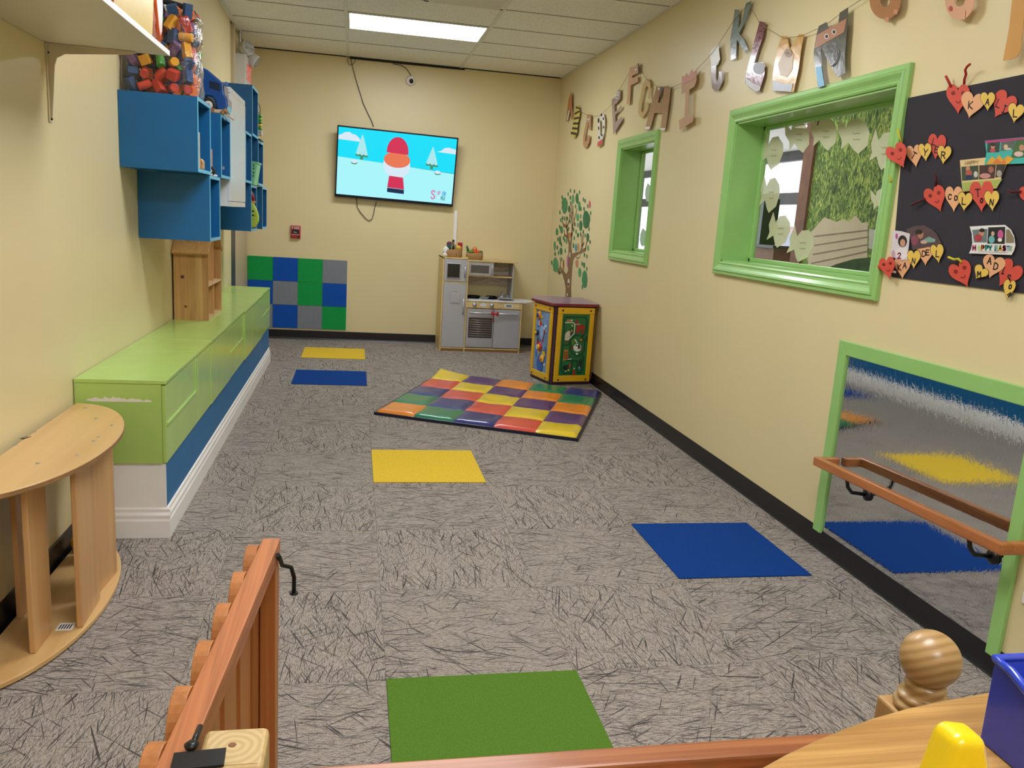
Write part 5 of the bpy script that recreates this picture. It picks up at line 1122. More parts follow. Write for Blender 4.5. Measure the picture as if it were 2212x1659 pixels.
heart(c, K6, 790, 280, 255, 320, 20, 'r', .0025, face=True); heart(c, K6, 1130, 310, 170, 225, -6, 'y', .0055, [('L', 1118, 300, 80, 3)], outline=True); heart(c, K6, 1455, 300, 175, 245, 3, 'y', .0055, [('N', 1450, 315, 68, 8)], outline=True)
antenna(c, K6, [(660, 275), (590, 300), (490, 350)], DP); antenna(c, K6, [(780, 120), (790, 50), (770, -20)], DP)
c = cat_('heart caterpillar with a folded red head at the lower left corner of the board', K6, 500, 1240)
heart(c, K6, 660, 940, 195, 270, 0, 'p', 0.001, [('D', 640, 930, 68, 5), ('E', 685, 915, 62, 0)]); heart(c, K6, 385, 1100, 190, 270, 0, 'p', .001, [('K', 350, 1095, 68, -3), ('A', 412, 1070, 68, 5)])
heart(c, K6, 210, 1105, 190, 270, 10, 'r', .022, face=True); heart(c, K6, 522, 1000, 155, 220, 0, 'y', .004, [('N', 517, 1015, 60, 8)], outline=True); heart(c, K6, 805, 930, 155, 225, 8, 'y', .004, [('L', 805, 930, 72, 5)], outline=True)
MB(HC_['r']).tube([hit(*K6(140, 1100), 0, XR - .014), hit(*K6(95, 1070), 0, XR - .03)], [.014, .006], seg=6).build('folded_tab', c)
antenna(c, K6, [(305, 1155), (285, 1145), (262, 1148)], ('white_pipe_cleaner', '#ddd5c8'))
c = cat_('heart caterpillar with a yellow antenna hanging off the bottom edge of the board', K6, 1300, 1400)
heart(c, K6, 1640, 1180, 290, 350, -36, 'r', 0, [('I', 1585, 1130, 78, 12), ('S', 1655, 1220, 72, 15)]); heart(c, K6, 1465, 1090, 270, 280, -16, 'p', .001, [('A', 1425, 1015, 78, 10), ('D', 1500, 1080, 78, 12)])
heart(c, K6, 1100, 1180, 270, 330, 24, 'r', .0025, face=True); heart(c, K6, 1310, 1160, 175, 170, -35, 'y', .004, [('M', 1300, 1175, 62, 2)], outline=True); heart(c, K6, 1655, 1360, 140, 240, -12, 'y', .006, [('O', 1672, 1325, 48, 15), ('N', 1665, 1420, 48, 55)], outline=True)
antenna(c, K6, [(1095, 1035), (1050, 990), (1000, 1000), (930, 970)], YP)
c = cat_('heart caterpillar with only its red head in view at the picture edge', K6, 1900, 400)
heart(c, K6, 1925, 250, 250, 300, 20, 'r', .001, face=True); antenna(c, K6, [(1800, 190), (1740, 185), (1700, 195), (1645, 165)], DP)
# photo cards
SK, HRD = '#c08a6c', '#2b1f1c'
def card(nm_, lab, T_, pts, col, parts, depth=.004, cat='photo card'):
    m_ = MB(plain('card_' + col.strip('#'), col, .35, coat=.3, var=.02)); c0 = XR - .007 - depth; m_.prism3([hit(*T_(*p), 0, c0) for p in pts], (-.0012, 0, 0))
    for k, (kind, col2, g_) in enumerate(parts):
        mt = plain('ink_' + col2.strip('#'), col2, .35, coat=.3, var=.12); cc = c0 - .0013 - k * .00008
        if kind == 'p': m_.prism3([hit(*T_(*p), 0, cc) for p in g_], (-.0003, 0, 0), mt)
        elif kind == 'o':
            x, y, rx_, ry_ = g_; m_.prism3([hit(*T_(x + rx_ * math.cos(q * .449), y + ry_ * math.sin(q * .449)), 0, cc) for q in range(14)], (-.0003, 0, 0), mt)
        elif kind == 't':
            txt, x, y, sz, w2, slope = g_
            for ch in txt:
                if ch != ' ':
                    gl_ = ST[ch]
                    for st_ in gl_: ribbon(m_, [hit(*T_(x + px_ * sz, y - py_ * sz + slope * px_ * sz), 0, cc) for px_, py_ in st_], w2, (-.0003, 0, 0), mt)
                    x += (max(p[0] for s2 in gl_ for p in s2) + .2) * sz; y += slope * .7 * sz
                else: x += .45 * sz
    return m_.build(nm_, label=lab, cat=cat)
card('photo_card', 'colourful photo card with teal grass border, upper right of the board', K5, [(1470, 1090), (1800, 1060), (2020, 1040), (2020, 1380), (1465, 1400), (1490, 1240)], '#3fb3a8', [
    ('p', '#b03a78', [(1470, 1090), (2020, 1045), (2020, 1080), (1475, 1125)]), ('p', '#34423a', [(1500, 1120), (1660, 1105), (1650, 1235), (1495, 1240)]), ('o', SK, (1570, 1165, 26, 34)), ('o', HRD, (1570, 1140, 28, 22)), ('o', '#c04a5a', (1568, 1215, 34, 24)),
    ('p', '#59675f', [(1675, 1110), (1850, 1090), (1840, 1200), (1668, 1222)]), ('o', '#d9b98a', (1735, 1165, 26, 28)), ('o', '#c9c0b0', (1760, 1195, 50, 16)), ('p', '#456a3a', [(1865, 1085), (2020, 1070), (2020, 1300), (1800, 1310)]), ('o', SK, (1940, 1180, 34, 40)), ('o', '#d8b9b4', (1900, 1260, 60, 34)),
    ('p', '#e0a53a', [(1480, 1390), (1560, 1290), (1600, 1330), (1650, 1270), (1700, 1330), (1760, 1280), (1840, 1320), (1760, 1390)]), ('p', '#dc7a3a', [(1560, 1385), (1620, 1310), (1680, 1370), (1720, 1320), (1740, 1380)])], .005)
card('photo_card', 'cream greeting card reading happy with three family photos', K5, [(1150, 1340), (1480, 1305), (1470, 1400), (1750, 1385), (1640, 1659), (1620, 1700), (1185, 1745), (1170, 1600)], '#e3c68e', [
    ('p', '#3d4a36', [(1165, 1425), (1385, 1405), (1385, 1585), (1175, 1605)]), ('o', SK, (1250, 1450, 28, 34)), ('o', '#b0584a', (1262, 1510, 42, 50)), ('p', '#243050', [(1225, 1530), (1300, 1530), (1300, 1590), (1225, 1590)]), ('o', '#c9c4bc', (1350, 1520, 26, 40)),
    ('p', '#4a2f28', [(1395, 1405), (1605, 1400), (1590, 1570), (1393, 1585)]), ('o', '#a86a55', (1545, 1460, 34, 44)), ('o', '#c98f86', (1470, 1540, 70, 34)), ('p', '#3a322c', [(1615, 1400), (1735, 1395), (1690, 1550), (1600, 1560)]), ('o', '#a9a096', (1650, 1510, 34, 44)),
    ('p', '#a8b05a', [(1172, 1625), (1690, 1580), (1620, 1690), (1185, 1740)]), ('o', '#d9724a', (1500, 1640, 60, 36)), ('t', '#a88a6a', ('HAPPY', 1215, 1400, 46, .0022, -.08))], .003)
card('photo_card', 'white curled card reading happy easter in coloured letters with family photos', K6, [(1190, 605), (1400, 592), (1610, 585), (1680, 640), (1720, 720), (1735, 830), (1720, 890), (1690, 945), (1180, 925), (1205, 880), (1222, 800), (1215, 690)], '#e6e2de', [
    ('p', '#6a7a78', [(1218, 645), (1400, 632), (1392, 795), (1238, 795)]), ('o', SK, (1330, 680, 32, 42)), ('o', HRD, (1335, 650, 34, 24)), ('o', '#a83a44', (1290, 740, 46, 46)), ('p', '#1d1f1c', [(1410, 615), (1612, 608), (1605, 812), (1398, 808)]), ('o', '#c9a890', (1465, 690, 20, 28)), ('o', '#6fb0b0', (1450, 760, 36, 46)), ('o', '#d05a90', (1555, 700, 34, 56)), ('o', '#e8e2dc', (1548, 765, 26, 22)), ('p', '#8a7a5e', [(1622, 640), (1660, 640), (1715, 740), (1715, 800), (1620, 800)]),
    ('t', '#b03060', ('H', 1226, 885, 52, .006, 0)), ('o', '#b9cf8a', (1296, 860, 20, 30)), ('t', '#d9822e', ('P', 1330, 885, 52, .006, 0)), ('t', '#2b8f88', ('PY', 1378, 885, 52, .006, 0)), ('t', '#7ab0a0', ('E', 1490, 888, 52, .006, 0)), ('t', '#d9b22e', ('A', 1536, 888, 52, .006, 0)), ('t', '#b03060', ('S', 1586, 888, 50, .006, 0)), ('t', '#6fa8c0', ('T', 1630, 888, 48, .005, 0)), ('t', '#a8c4a0', ('E', 1668, 888, 46, .004, 0)), ('p', '#9a96a0', [(1290, 902), (1640, 910), (1640, 914), (1290, 906)])], .005)
card('photo_print', 'tall photo of a curly-haired child in a white shirt with a pink number two', K6, [(270, 650), (370, 660), (475, 690), (462, 840), (445, 1000), (370, 1010), (248, 960), (258, 800)], '#d8cfd2', [
    ('o', HRD, (385, 780, 54, 72)), ('o', '#c99478', (388, 800, 32, 46)), ('p', '#e6dcdc', [(290, 890), (350, 860), (430, 860), (445, 960), (380, 1000), (300, 960)]), ('t', '#b03a6a', ('2', 330, 985, 62, .006, 0)), ('o', '#b84a8a', (315, 720, 14, 36)), ('o', '#c9a0b0', (275, 930, 22, 40))], .004, 'photo')
card('photo_print', 'dark curled photo tucked behind a peach heart at the lower left of the board', K6, [(430, 640), (530, 600), (640, 590), (740, 640), (800, 700), (850, 800), (805, 840), (690, 850), (510, 885), (480, 740)], '#5a4446', [
    ('o', '#b07a60', (600, 700, 36, 52)), ('o', HRD, (580, 670, 46, 30)), ('o', '#8a4a5a', (530, 770, 44, 60)), ('p', '#7aa090', [(620, 770), (700, 725), (780, 760), (770, 790), (650, 800)]), ('o', '#c9a79a', (640, 790, 40, 22))], .003, 'photo')

# ================================================================ fish cut-outs on the window panes
FISH = glassy('thin', (1, 1, 1, 1)) if False else plain('translucent_yellow_paper', '#d2d3ad', .55, Alpha=.78); INKF = plain('brown_fish_writing', '#8a8350', .7)
def C4(x, y): return (1520 + x / 3.072, 120 + y / 3.072)
def fish(cx_, cy_, w, h, tilt, lab, T_=C4, xg=XG - .006, green=False):
    w *= 1.12; h *= 1.08; r_ = math.radians(tilt); sh = [(.5, .05), (.42, .28), (.15, .46), (-.1, .40), (-.22, .2), (-.42, .48), (-.5, .1), (-.40, -.1), (-.46, -.34), (-.2, -.18), (-.05, -.40), (.08, -.5), (.2, -.42), (.40, -.3)]
    pts = [(cx_ + (x * w * math.cos(r_) - y * h * math.sin(r_)), cy_ - (x * w * math.sin(r_) + y * h * math.cos(r_))) for x, y in sh]
    m_ = MB(FISH); m_.prism3([hit(*T_(*p), 0, xg) for p in pts], (-.0012, 0, 0))
    for k in range(2): ribbon(m_, [hit(*T_(cx_ + w * (-.05 + .06 * q), cy_ + h * (-.05 + .16 * k) + (4 if q % 2 else -4)), 0, xg - .0016) for q in range(5)], .003, (-.0003, 0, 0), INKF)
    m_.build('paper_fish', label=lab, cat='paper fish', group='paper fish on the large window')
fish(455, 640, 130, 220, -10, 'yellowish paper fish at the upper left corner of the large window'); fish(625, 535, 140, 215, 12, 'paper fish on the window in front of the lobby ceiling, second along the top')
fish(800, 515, 155, 220, 5, 'paper fish third along the top of the window, over the leafy mural edge'); fish(1000, 530, 185, 230, 5, 'largest paper fish, fourth along the top of the window')
fish(1190, 625, 150, 250, -10, 'pinkish paper fish at the top right of the window beside the frame'); fish(440, 920, 115, 230, -8, 'paper fish half way down the left side of the window')
fish(500, 1160, 130, 215, -12, 'paper fish second from the bottom on the left of the window'); fish(645, 1255, 150, 215, -15, 'lowest paper fish on the window, over the brown post'); fish(1175, 960, 110, 150, 10, 'small piece of a paper fish showing beside the right frame of the window')
def leafc(cx_, cy_, w, h, lab):
    T_ = lambda x, y: (1180 + x / 4.367, 260 + y / 4.367)
    sh = [(-.05, .5), (.35, .32), (.5, .12), (.42, -.2), (.15, -.45), (-.05, -.5), (-.3, -.42), (-.45, -.1), (-.35, .2)]
    MB(plain('pale_green_cutout_paper', '#b4cdb4', .6, Alpha=.9)).prism3([hit(*T_(cx_ + x * w, cy_ - y * h), 0, XG - .006) for x, y in sh], (-.0012, 0, 0)).build('paper_cutout', label=lab, cat='paper cutout')
leafc(962, 680, 68, 180, 'pale green oval paper cutout in the upper part of the narrow window'); leafc(915, 1102, 72, 175, 'pale green oval paper cutout near the bottom of the narrow window')

# ================================================================ low mirror with its frame, and the wooden rail
def mirror_mat():
    t_ = NT('wavy_acrylic_mirror'); v_ = t_.coord((1, 2.6, 1.0)); t_.set(Base_Color=(.70, .73, .75, 1), Metallic=1.0, Roughness=.02)
    n1 = t_.noise(v_, 26, 3, .6, 1.0); n2 = t_.noise(t_.coord((1, 14, 1)), 2, 3)
    t_.bump(t_.math('ADD', n1, t_.math('MULTIPLY', n2, .5)), .05, .004); return t_.m
mr = thing('wall_mirror', 'low wavy acrylic mirror in a lime green frame on the right wall', 'mirror', (XR, 2.7, .1))
my1, my0 = 3.27, 2.125; mz0, mz1 = .100, .985
MB(mirror_mat()).box(XR - .006, XR - .001, my0 + .045, my1 - .05, mz0 - .004, mz1 - .05).build('mirror_sheet', mr)
m = MB(M_GREEN); fwm = .062
m.prism3([(XR - .001, my1, mz0 - .018), (XR - .001, my1, mz1), (XR - .001, my1 - fwm, mz1 - fwm), (XR - .001, my1 - fwm, mz0 - .018)], (-.016, 0, 0))
m.prism3([(XR - .001, my1, mz1), (XR - .001, my0, mz1 + .005), (XR - .001, my0 + fwm, mz1 - fwm + .005), (XR - .001, my1 - fwm, mz1 - fwm)], (-.016, 0, 0))
m.prism3([(XR - .001, my0 + fwm - .01, mz0 - .03), (XR - .001, my0 + fwm - .01, mz1 - fwm + .005), (XR - .001, my0 , mz1 + .005), (XR - .001, my0, mz0 - .03)], (-.016, 0, 0))
m.build('mirror_frame', mr, bevel=.003)
OAK = wood('red_oak_rail', '#b5703a', '#8d4f25', 'y', .35, 1, .4); rl = thing('wooden_grab_rail', 'brown wooden pull-up rail fixed in front of the low mirror', 'rail', (2.1, 2.6, .45))
xr1, ya, yb_, zr = 2.055, 3.165, 2.075, None
def rbox(a, b, w=.019, h=.024):
    a, b = Vector(a), Vector(b); d_ = (b - a).normalized(); s2 = d_.cross(Vector((0, 0, 1))).normalized(); u_ = s2.cross(d_)
    return ((a + b) / 2, d_ * (b - a).length / 2, s2 * w, u_ * h)
za_, zb3 = hit(1765, 985, 0, xr1)[2] - .022, hit(2175, 1175, 0, xr1)[2] - .022
zm_ = (za_ + zb3) / 2
m = MB(OAK); m.obox(*rbox((xr1, ya, za_), (xr1, yb_, zb3), .017, .020)); m.build('bar', rl, bevel=.006)
for y, z in ((ya - .017, za_), (yb_ + .017, zb3)):
    m = MB(OAK); m.obox(*rbox((xr1 - .012, y, z), (XR - .018 if y > 3 else XR - .017, y, z), .017, .020)); m.build('return', rl, bevel=.006)
for y in (ya - .24, yb_ + .15):
    z = za_ + (zb3 - za_) * (ya - y) / (ya - yb_); m = MB(M_BLACK)
    m.tube([(XR - .008, y, z - .085), (xr1 + .03, y, z - .075), (xr1 + .008, y, z - .05), (xr1, y, z - .019)], .008, seg=10).lathe([(.026, 0), (.026, .008), (.014, .014)], (XR - .007, y, z - .085), (-1, 0, 0), 18); m.build('bracket', rl)
t = thing('wall_outlet', 'white wall outlet plate at the right edge beside the mirror', 'outlet', (XR, 2.06, .32))
MB(M_WHITE).box(XR - .007, XR - .001, 2.01, 2.085, .30, .42).build('plate', t, bevel=.003)
for z in (.335, .385): MB(M_GREY_PL).lathe([(.017, 0), (.017, .004)], (XR - .007, 2.047, z), (-1, 0, 0), 16).build('socket', t)

# ================================================================ toys in and on the cubbies
t = thing('toy_truck', 'blue plastic toy truck with rounded back and black wheels on top of the cubbies', 'toy truck', (-.85, 5.03, ZC))
TB = plain('glossy_blue_plastic', '#1c4f96', .22, coat=.6, var=.03)
def ty(u, v, y=4.96): return hit(u, v, 1, y)
out = [(400, 148), (415, 142), (432, 143), (448, 150), (462, 162), (474, 172), (483, 182), (485, 204), (491, 212), (492, 228), (487, 243), (474, 239), (466, 233), (464, 218), (457, 209), (446, 207), (436, 210), (430, 220), (428, 232), (395, 232)]
win = [(452, 174), (475, 180), (475, 198), (452, 190)]
P_ = [ty(u, v) for u, v in out]
m = MB(TB).prism3(P_, (0, .17, 0), smooth=False); m.build('truck_body', t, bevel=.010, seg=3)
m = MB(plain('dark_window_opening', '#0b2340', .4)).prism3([ty(u, v, 4.9592) for u, v in win], (0, .002, 0)); m.build('window', t)
m = MB(TB).tube([ty(487, 184, 4.955), ty(489, 181, 4.94)], [.008, .012], seg=10); m.build('side_mirror', t)
BW = plain('black_rubber_wheel', '#1a1a1c', .6)
for y in (4.958, 5.10):
    cw_ = ty(451, 223, 4.95); cw_.z = ZC + .041
    w1_ = MB(BW).lathe([(.03, -.012), (.040, -.010), (.040, .018), (.03, .020)], (cw_.x, y, cw_.z), (0, -1, 0), 26).build('wheel', t)
    MB(M_GREY_PL).lathe([(.024, .0), (.022, .023), (.012, .024)], (cw_.x, y, cw_.z), (0, -1, 0), 20).build('hub', w1_); MB(REDP).lathe([(.008, .0), (.006, .028)], (cw_.x, y, cw_.z), (0, -1, 0), 12).build('hub_cap', w1_)
t = thing('wooden_bead_toy', 'string of wooden beads and blocks lying on the cubby edge under the truck', 'bead toy', (-.76, 4.95, ZC))
BR_ = plain('brown_wood_bead', '#8d6a48', .5, var=.15); BRL = plain('pale_wood_block', '#c9b090', .5)
yb0 = 4.945; x0b = -.845; m = MB(BR_)
for k in range(2): MB(BR_).ball((x0b + .022 * k, yb0, ZC + .013), (.0125, .0125, .012), seg=14, rings=8).build('bead', t)
MB(BR_).box(-.81, -.787, yb0 - .012, yb0 + .012, ZC + .001, ZC + .027).build('block', t, bevel=.002); MB(BRL).box(-.786, -.74, yb0 - .012, yb0 + .012, ZC + .002, ZC + .022).build('block', t, bevel=.002)
MB(BR_).ball((-.728, yb0 - .004, ZC + .016), (.017, .015, .015)).build('bead', t); MB(BR_).ball((-.742, yb0 - .01, ZC + .006), (.012, .012, .012)).build('bead', t)
MB(BRL).obox((-.712, yb0 + .01, ZC - .006), (.026, .02, -.018), (.003, -.004, 0), (.001, .001, .003)).build('tongue', t)
MB(M_CABLE).tube([(-.742, yb0, ZC + .0), (-.735, yb0 + .0, ZC - .03), (-.722, yb0 + .005, ZC - .045), (-.718, yb0 + .005, ZC - .04), (-.728, yb0, ZC - .015), (-.74, yb0, ZC)], .0013, seg=5).build('cord', t)
# inside the nearest cubby and on the box below
def boxpx(name, u0, v0, u1, v1, y, dy, mat, par=None, **k):
    a_, b_ = hit(u0, v0, 1, y), hit(u1, v1, 1, y); return MB(mat).box(a_.x, b_.x, y, y + dy, b_.z, a_.z).build(name, par, **k)
a_, b_ = hit(425, 285, 1, 4.31), hit(431.5, 350, 1, 4.31)
MB(BRL).box(a_.x, b_.x, 4.30, 4.325, ZB + .0185, a_.z).build('toy_board', label='thin pale wooden board standing in the nearest cubby', cat='toy', bevel=.003)
xw = hit(444, 360, 1, 4.36).x
MB(wood('honey_wood', '#c99a5e', '#a87a40', 'x')).prism3([(-.86, 4.36, ZB + .0185), (min(xw, CF - .002), 4.36, ZB + .0185), (min(xw, CF - .002), 4.36, ZB + .060), (min(xw, CF - .002) - .012, 4.36, ZB + .072), (-.86, 4.36, ZB + .080)], (0, .05, 0)).build('wooden_block', label='honey coloured wooden toy block in the nearest cubby', cat='wooden block', bevel=.004)
yp = 4.66; t = thing('push_toy', 'wheeled push toy with an upright wooden stick between two cubbies', 'push toy', (-.80, yp, ZB))
ps = hit(458.5, 322, 1, yp); pw_ = hit(456, 369.5, 1, yp)
MB(plain('rosy_wood_stick', '#c08c74', .5)).box(ps.x - .030, ps.x, yp - .008, yp + .008, pw_.z + .01, ps.z).build('stick', t, bevel=.004)
w1_ = MB(BW).lathe([(.018, -.008), (.024, -.006), (.024, .006), (.018, .008)], (pw_.x, yp - .012, pw_.z), (0, -1, 0), 24).build('wheel', t); MB(M_GREY_PL).lathe([(.010, 0), (.009, .010)], (pw_.x, yp - .012, pw_.z), (0, -1, 0), 16).build('hub', w1_)
MB(M_WHITE).box(-1.0, -.750, 4.595, 4.80, ZB + .0005, ZB + .010).build('paper_stack', label='thin stack of white papers on the cubby under the push toy', cat='papers')
boxpx('toy_block', 474, 358.5, 483, 366, 5.0, .03, plain('mauve_block', '#8f8aa6', .5), label='small mauve block held in the cubby under the truck', cat='toy block')
# green basket standing between the cubbies
t = thing('plastic_basket', 'light green plastic basket with slots standing on end between the cubbies', 'basket', (-.76, 6.45, ZB + .005))
GBK = plain('mint_green_plastic', '#86cf98', .4); yk = 6.34
P_ = [hit(540, 351, 1, yk), hit(556, 353, 1, yk), hit(548.5, 397, 1, yk), hit(540, 397, 1, yk)]
for q in (2, 3): P_[q].z = ZB + .004
b1_ = MB(GBK).prism3(P_, (0, .22, 0)).build('wall_panel', t, bevel=.003)
P_ = [hit(540, 347.5, 1, yk - .005), hit(557.5, 350, 1, yk - .005), hit(557.5, 353.5, 1, yk - .005), hit(540, 351.5, 1, yk - .005)]
MB(GBK).prism3(P_, (0, .24, 0)).build('rim', t, bevel=.002)
m = MB(plain('dark_slot', '#1f3a32', .7))
for u, v in ((548, 357), (548, 364), (547.5, 373), (547, 380)): m.prism3([hit(u - 1.2, v - 2.2, 1, yk - .001), hit(u + 1.2, v - 2.2, 1, yk - .001), hit(u + 1.0, v + 2.2, 1, yk - .001), hit(u - 1.2, v + 2.2, 1, yk - .001)], (0, .001, 0))
m.build('slot', b1_)
# egg-shaped green toy with red and yellow toy above
t = thing('green_egg_toy', 'lime green egg-shaped toy with dark dots in the low cubby', 'toy', (-.75, 6.34, ZA + .03)); LIM = plain('lime_yellow_plastic', '#b5cf4a', .3, coat=.4)
ye = 6.335; out = [(530, 440), (541, 434), (546, 437), (551, 446), (556, 458), (558.5, 468), (558.5, 476), (555, 485), (549, 490.5), (540, 491), (530, 486)]
P_ = [hit(u, v, 1, ye) for u, v in out]; MB(LIM).prism3(P_, (0, .05, 0), smooth=True).build('shell', t, bevel=.010, seg=3)
MB(plain('yellow_green_foot', '#c9c948', .4)).prism3([hit(544, 488, 1, ye + .01), hit(552, 487, 1, ye + .01), hit(552, 490.5, 1, ye + .01), hit(544, 492, 1, ye + .01)], (0, .03, 0)).build('foot', t)
m = MB(M_BLACK)
for u, v, r_ in ((546.5, 456, .008), (546.5, 465, .007), (549.5, 463, .002), (551, 466, .002), (549.5, 468, .002), (547.5, 474, .004)): m.lathe([(r_, 0), (r_ * .8, .004)], hit(u, v, 1, ye - .001), (0, -1, 0), 10)
m.build('button', t)
t = thing('toy_hammer', 'red toy with a yellow band above the green egg-shaped toy', 'toy', (-.76, 6.34, ZA + .22))
MB(REDP).tube([hit(541, 414, 1, ye + .01), hit(546, 424, 1, ye + .01), hit(547.5, 434, 1, ye + .01)], [.010, .012, .010]).build('handle', t); boxpx('band', 542, 433.5, 551, 439.5, ye, .03, plain('orange_yellow_band', '#dba53a', .4), t, bevel=.003)
# green / yellow bead maze toy
ybt = 6.74; t = thing('bead_frame_toy', 'wire and bead toy with green and yellow beads on the far cubby', 'bead toy', (-.74, 6.8, ZC + .005)); z0_ = ZC + .005
bxp = hit(560, 270, 1, ybt).x
MB(M_BLACK).box(-.86, bxp + .012, ybt - .02, ybt + .2, z0_, z0_ + .008).build('base', t, bevel=.003); boxpx('block', 552, 280, 565.5, 293, ybt, .05, plain('grey_white_block', '#c8c2b2', .5), t, bevel=.003)
MB(M_CABLE).tube([hit(561, 282, 1, ybt + .02), hit(562, 248, 1, ybt + .02), hit(562, 234, 1, ybt + .02), hit(560, 226, 1, ybt + .02), hit(556, 221, 1, ybt + .02), hit(549, 217, 1, ybt + .02)], .003, seg=6).tube([hit(560, 247, 1, ybt + .02), hit(556, 239, 1, ybt + .02), hit(552, 228, 1, ybt + .02)], .0025, seg=6).build('wire', t)
for v_, c_ in ((251, '#3f9a3a'), (258, '#5fb53f'), (264.5, '#4a8f36'), (271, '#e0b92c'), (277.5, '#3f9a3a')):
    MB(plain('bead_' + c_.strip('#'), c_, .35)).lathe([(.010, -.011), (.017, -.009), (.017, .009), (.010, .011)], hit(561, v_, 1, ybt + .02), (0, 0, 1), 16).build('bead', t)

# ================================================================ wooden gate, posts, top rail in the foreground
FIR = wood('fir_rail_wood', '#b9713f', '#94532a', 'y', .5, 1.3, .15, fine=.55); FIRX = wood('fir_rail_wood_x', '#b3703f', '#8a4c26', 'x', .45, 1.3, .25, fine=.5); FIRZ = wood('fir_picket_wood', '#b8753c', '#9a5a28', 'z', .5, 1, .15); PST = wood('pale_pine_post', '#c2a36b', '#a8854e', 'z', .5, 1, .1)
gt = thing('wooden_gate', 'open reddish wooden gate with rounded pickets swung into the room', 'gate', (-.17, 1.27, 0))
ga, gb = Vector((-.202, .90, .75)), Vector((-.152, 1.612, .75)); gd = (gb - ga).normalized(); gn = Vector((gd.y, -gd.x, 0)); up = Vector((0, 0, 1))
def gbox(s0, s1, n0, n1, z0, z1, m_, nm_, par=gt, bev=.002):
    m2 = MB(m_); c_ = ga + gd * (s0 + s1) / 2 + gn * (n0 + n1) / 2; c_.z = (z0 + z1) / 2
    m2.obox(c_, gd * (s1 - s0) / 2, gn * (n1 - n0) / 2, up * (z1 - z0) / 2); return m2.build(nm_, par, bevel=bev)
GLn = (gb - ga).length
gbox(0, GLn, -.018, .017, .712, .750, FIR, 'top_rail'); gbox(0, GLn, -.018, .017, .12, .158, FIR, 'bottom_rail')
gbox(GLn - .04, GLn, -.017, .015, .158, .712, FIRZ, 'stile'); gbox(0, .04, -.017, .015, .158, .712, FIRZ, 'stile')
pw = .092
for k in range(6):
    s0 = .0 + k * (GLn - pw) / 5; m2 = MB(FIRZ)
    pts = [(s0, .09), (s0 + pw, .09), (s0 + pw, .690)] + [(s0 + pw / 2 + pw / 2 * math.cos(math.radians(a)), .690 + .062 * math.sin(math.radians(a))) for a in range(12, 180, 12)] + [(s0, .690)]
    m2.prism3([ga + gd * x - gn * .019 + up * (z - .75) for x, z in pts], -gn * .022); m2.build('picket', gt, bevel=.0015)
lt = MB(M_BLACK); e = ga + gd * (GLn + .0) ; l0 = e + gn * .021 - gd * .06
lt.tube([l0 + up * -.010, l0 + gd * .03 + up * -.03, l0 + gd * .045 + up * -.052 + gn * .002, l0 + gd * .058 + up * -.062 + gn * .018, l0 + gd * .060 + up * -.085 + gn * .024, l0 + gd * .060 + up * -.118 + gn * .024], .0045, seg=10).lathe([(.009, 0), (.009, .004)], l0 + gd * .060 + up * -.122 + gn * .024, (0, 0, 1), 12)
o = lt.build('latch_hook', gt)
m2 = MB(M_BLACK); hp = hit(428, 1652, 2, .752)
m2.obox(hp + Vector((.0, .004, .004)), (.030, .002, 0), (-.001, .016, 0), (0, 0, .0015)); m2.tube([hit(415, 1612, 2, .757), hit(432, 1570, 2, .75)], .004, seg=8).lathe([(.008, 0), (.009, .004), (.004, .008)], hit(414, 1614, 2, .756), (0, 0, 1), 14); m2.build('hinge', gt)
# square post with end grain
def endgrain():
    t_ = NT('pine_end_grain'); tc_ = t_.n('ShaderNodeTexCoord'); mp_ = t_.n('ShaderNodeMapping'); t_.l(tc_.outputs['Object'], mp_.inputs[0])
    w_2 = t_.n('ShaderNodeTexWave', wave_type='RINGS', rings_direction='Z'); w_2.inputs['Scale'].default_value = 30; w_2.inputs['Distortion'].default_value = 3.0; w_2.inputs['Detail'].default_value = 2
    t_.l(mp_.outputs[0], w_2.inputs[0]); t_.l(t_.ramp(w_2.outputs[1], [(0.2, lin('#bd9f6b')), (.8, lin('#cbb07d'))]), t_.b.inputs['Base Color']); t_.set(Roughness=.6); return t_.m
px0, px1, py0, py1 = -.174, -.094, .902, .985
pc = Vector(((px0 + px1) / 2, (py0 + py1) / 2, 0))
t = thing('gate_post', 'square pale pine gate post with ringed end grain, nearest at the bottom left', 'post', pc)
MB(PST).box(px0, px1, py0, py1, 0, .748).build('shaft', t, bevel=.008, seg=3)
me = MB(endgrain()); me.prism3([(-.033, -.034, 0), (.033, -.034, 0), (.033, .034, 0), (-.033, .034, 0)], (0, 0, .0008))
o = me.build('end_grain', t, bevel=.0003); o.location = Vector((0, 0, .7479))
MB(plain('brown_pith', '#7f5330', .6)).lathe([(.005, 0), (.004, .0006)], (pc.x - .002, pc.y + .004, .7488), (0, 0, 1), 12).build('knot', t)
# fixed railing to the right
rg = thing('wooden_railing', 'fixed reddish wooden barrier rail along the bottom edge between the two posts', 'railing', (.3, .87, 0))
MB(FIRX).box(px1 + .001, .785, .856, .892, .716, .752).build('top_rail', rg, bevel=.004); MB(FIRX).box(px1 + .001, .785, .856, .892, .10, .14).build('bottom_rail', rg, bevel=.004)
for k in range(8): MB(FIRZ).box(-.05 + k * .105, .03 + k * .105, .838, .855, .08, .735).build('picket', rg, bevel=.003)
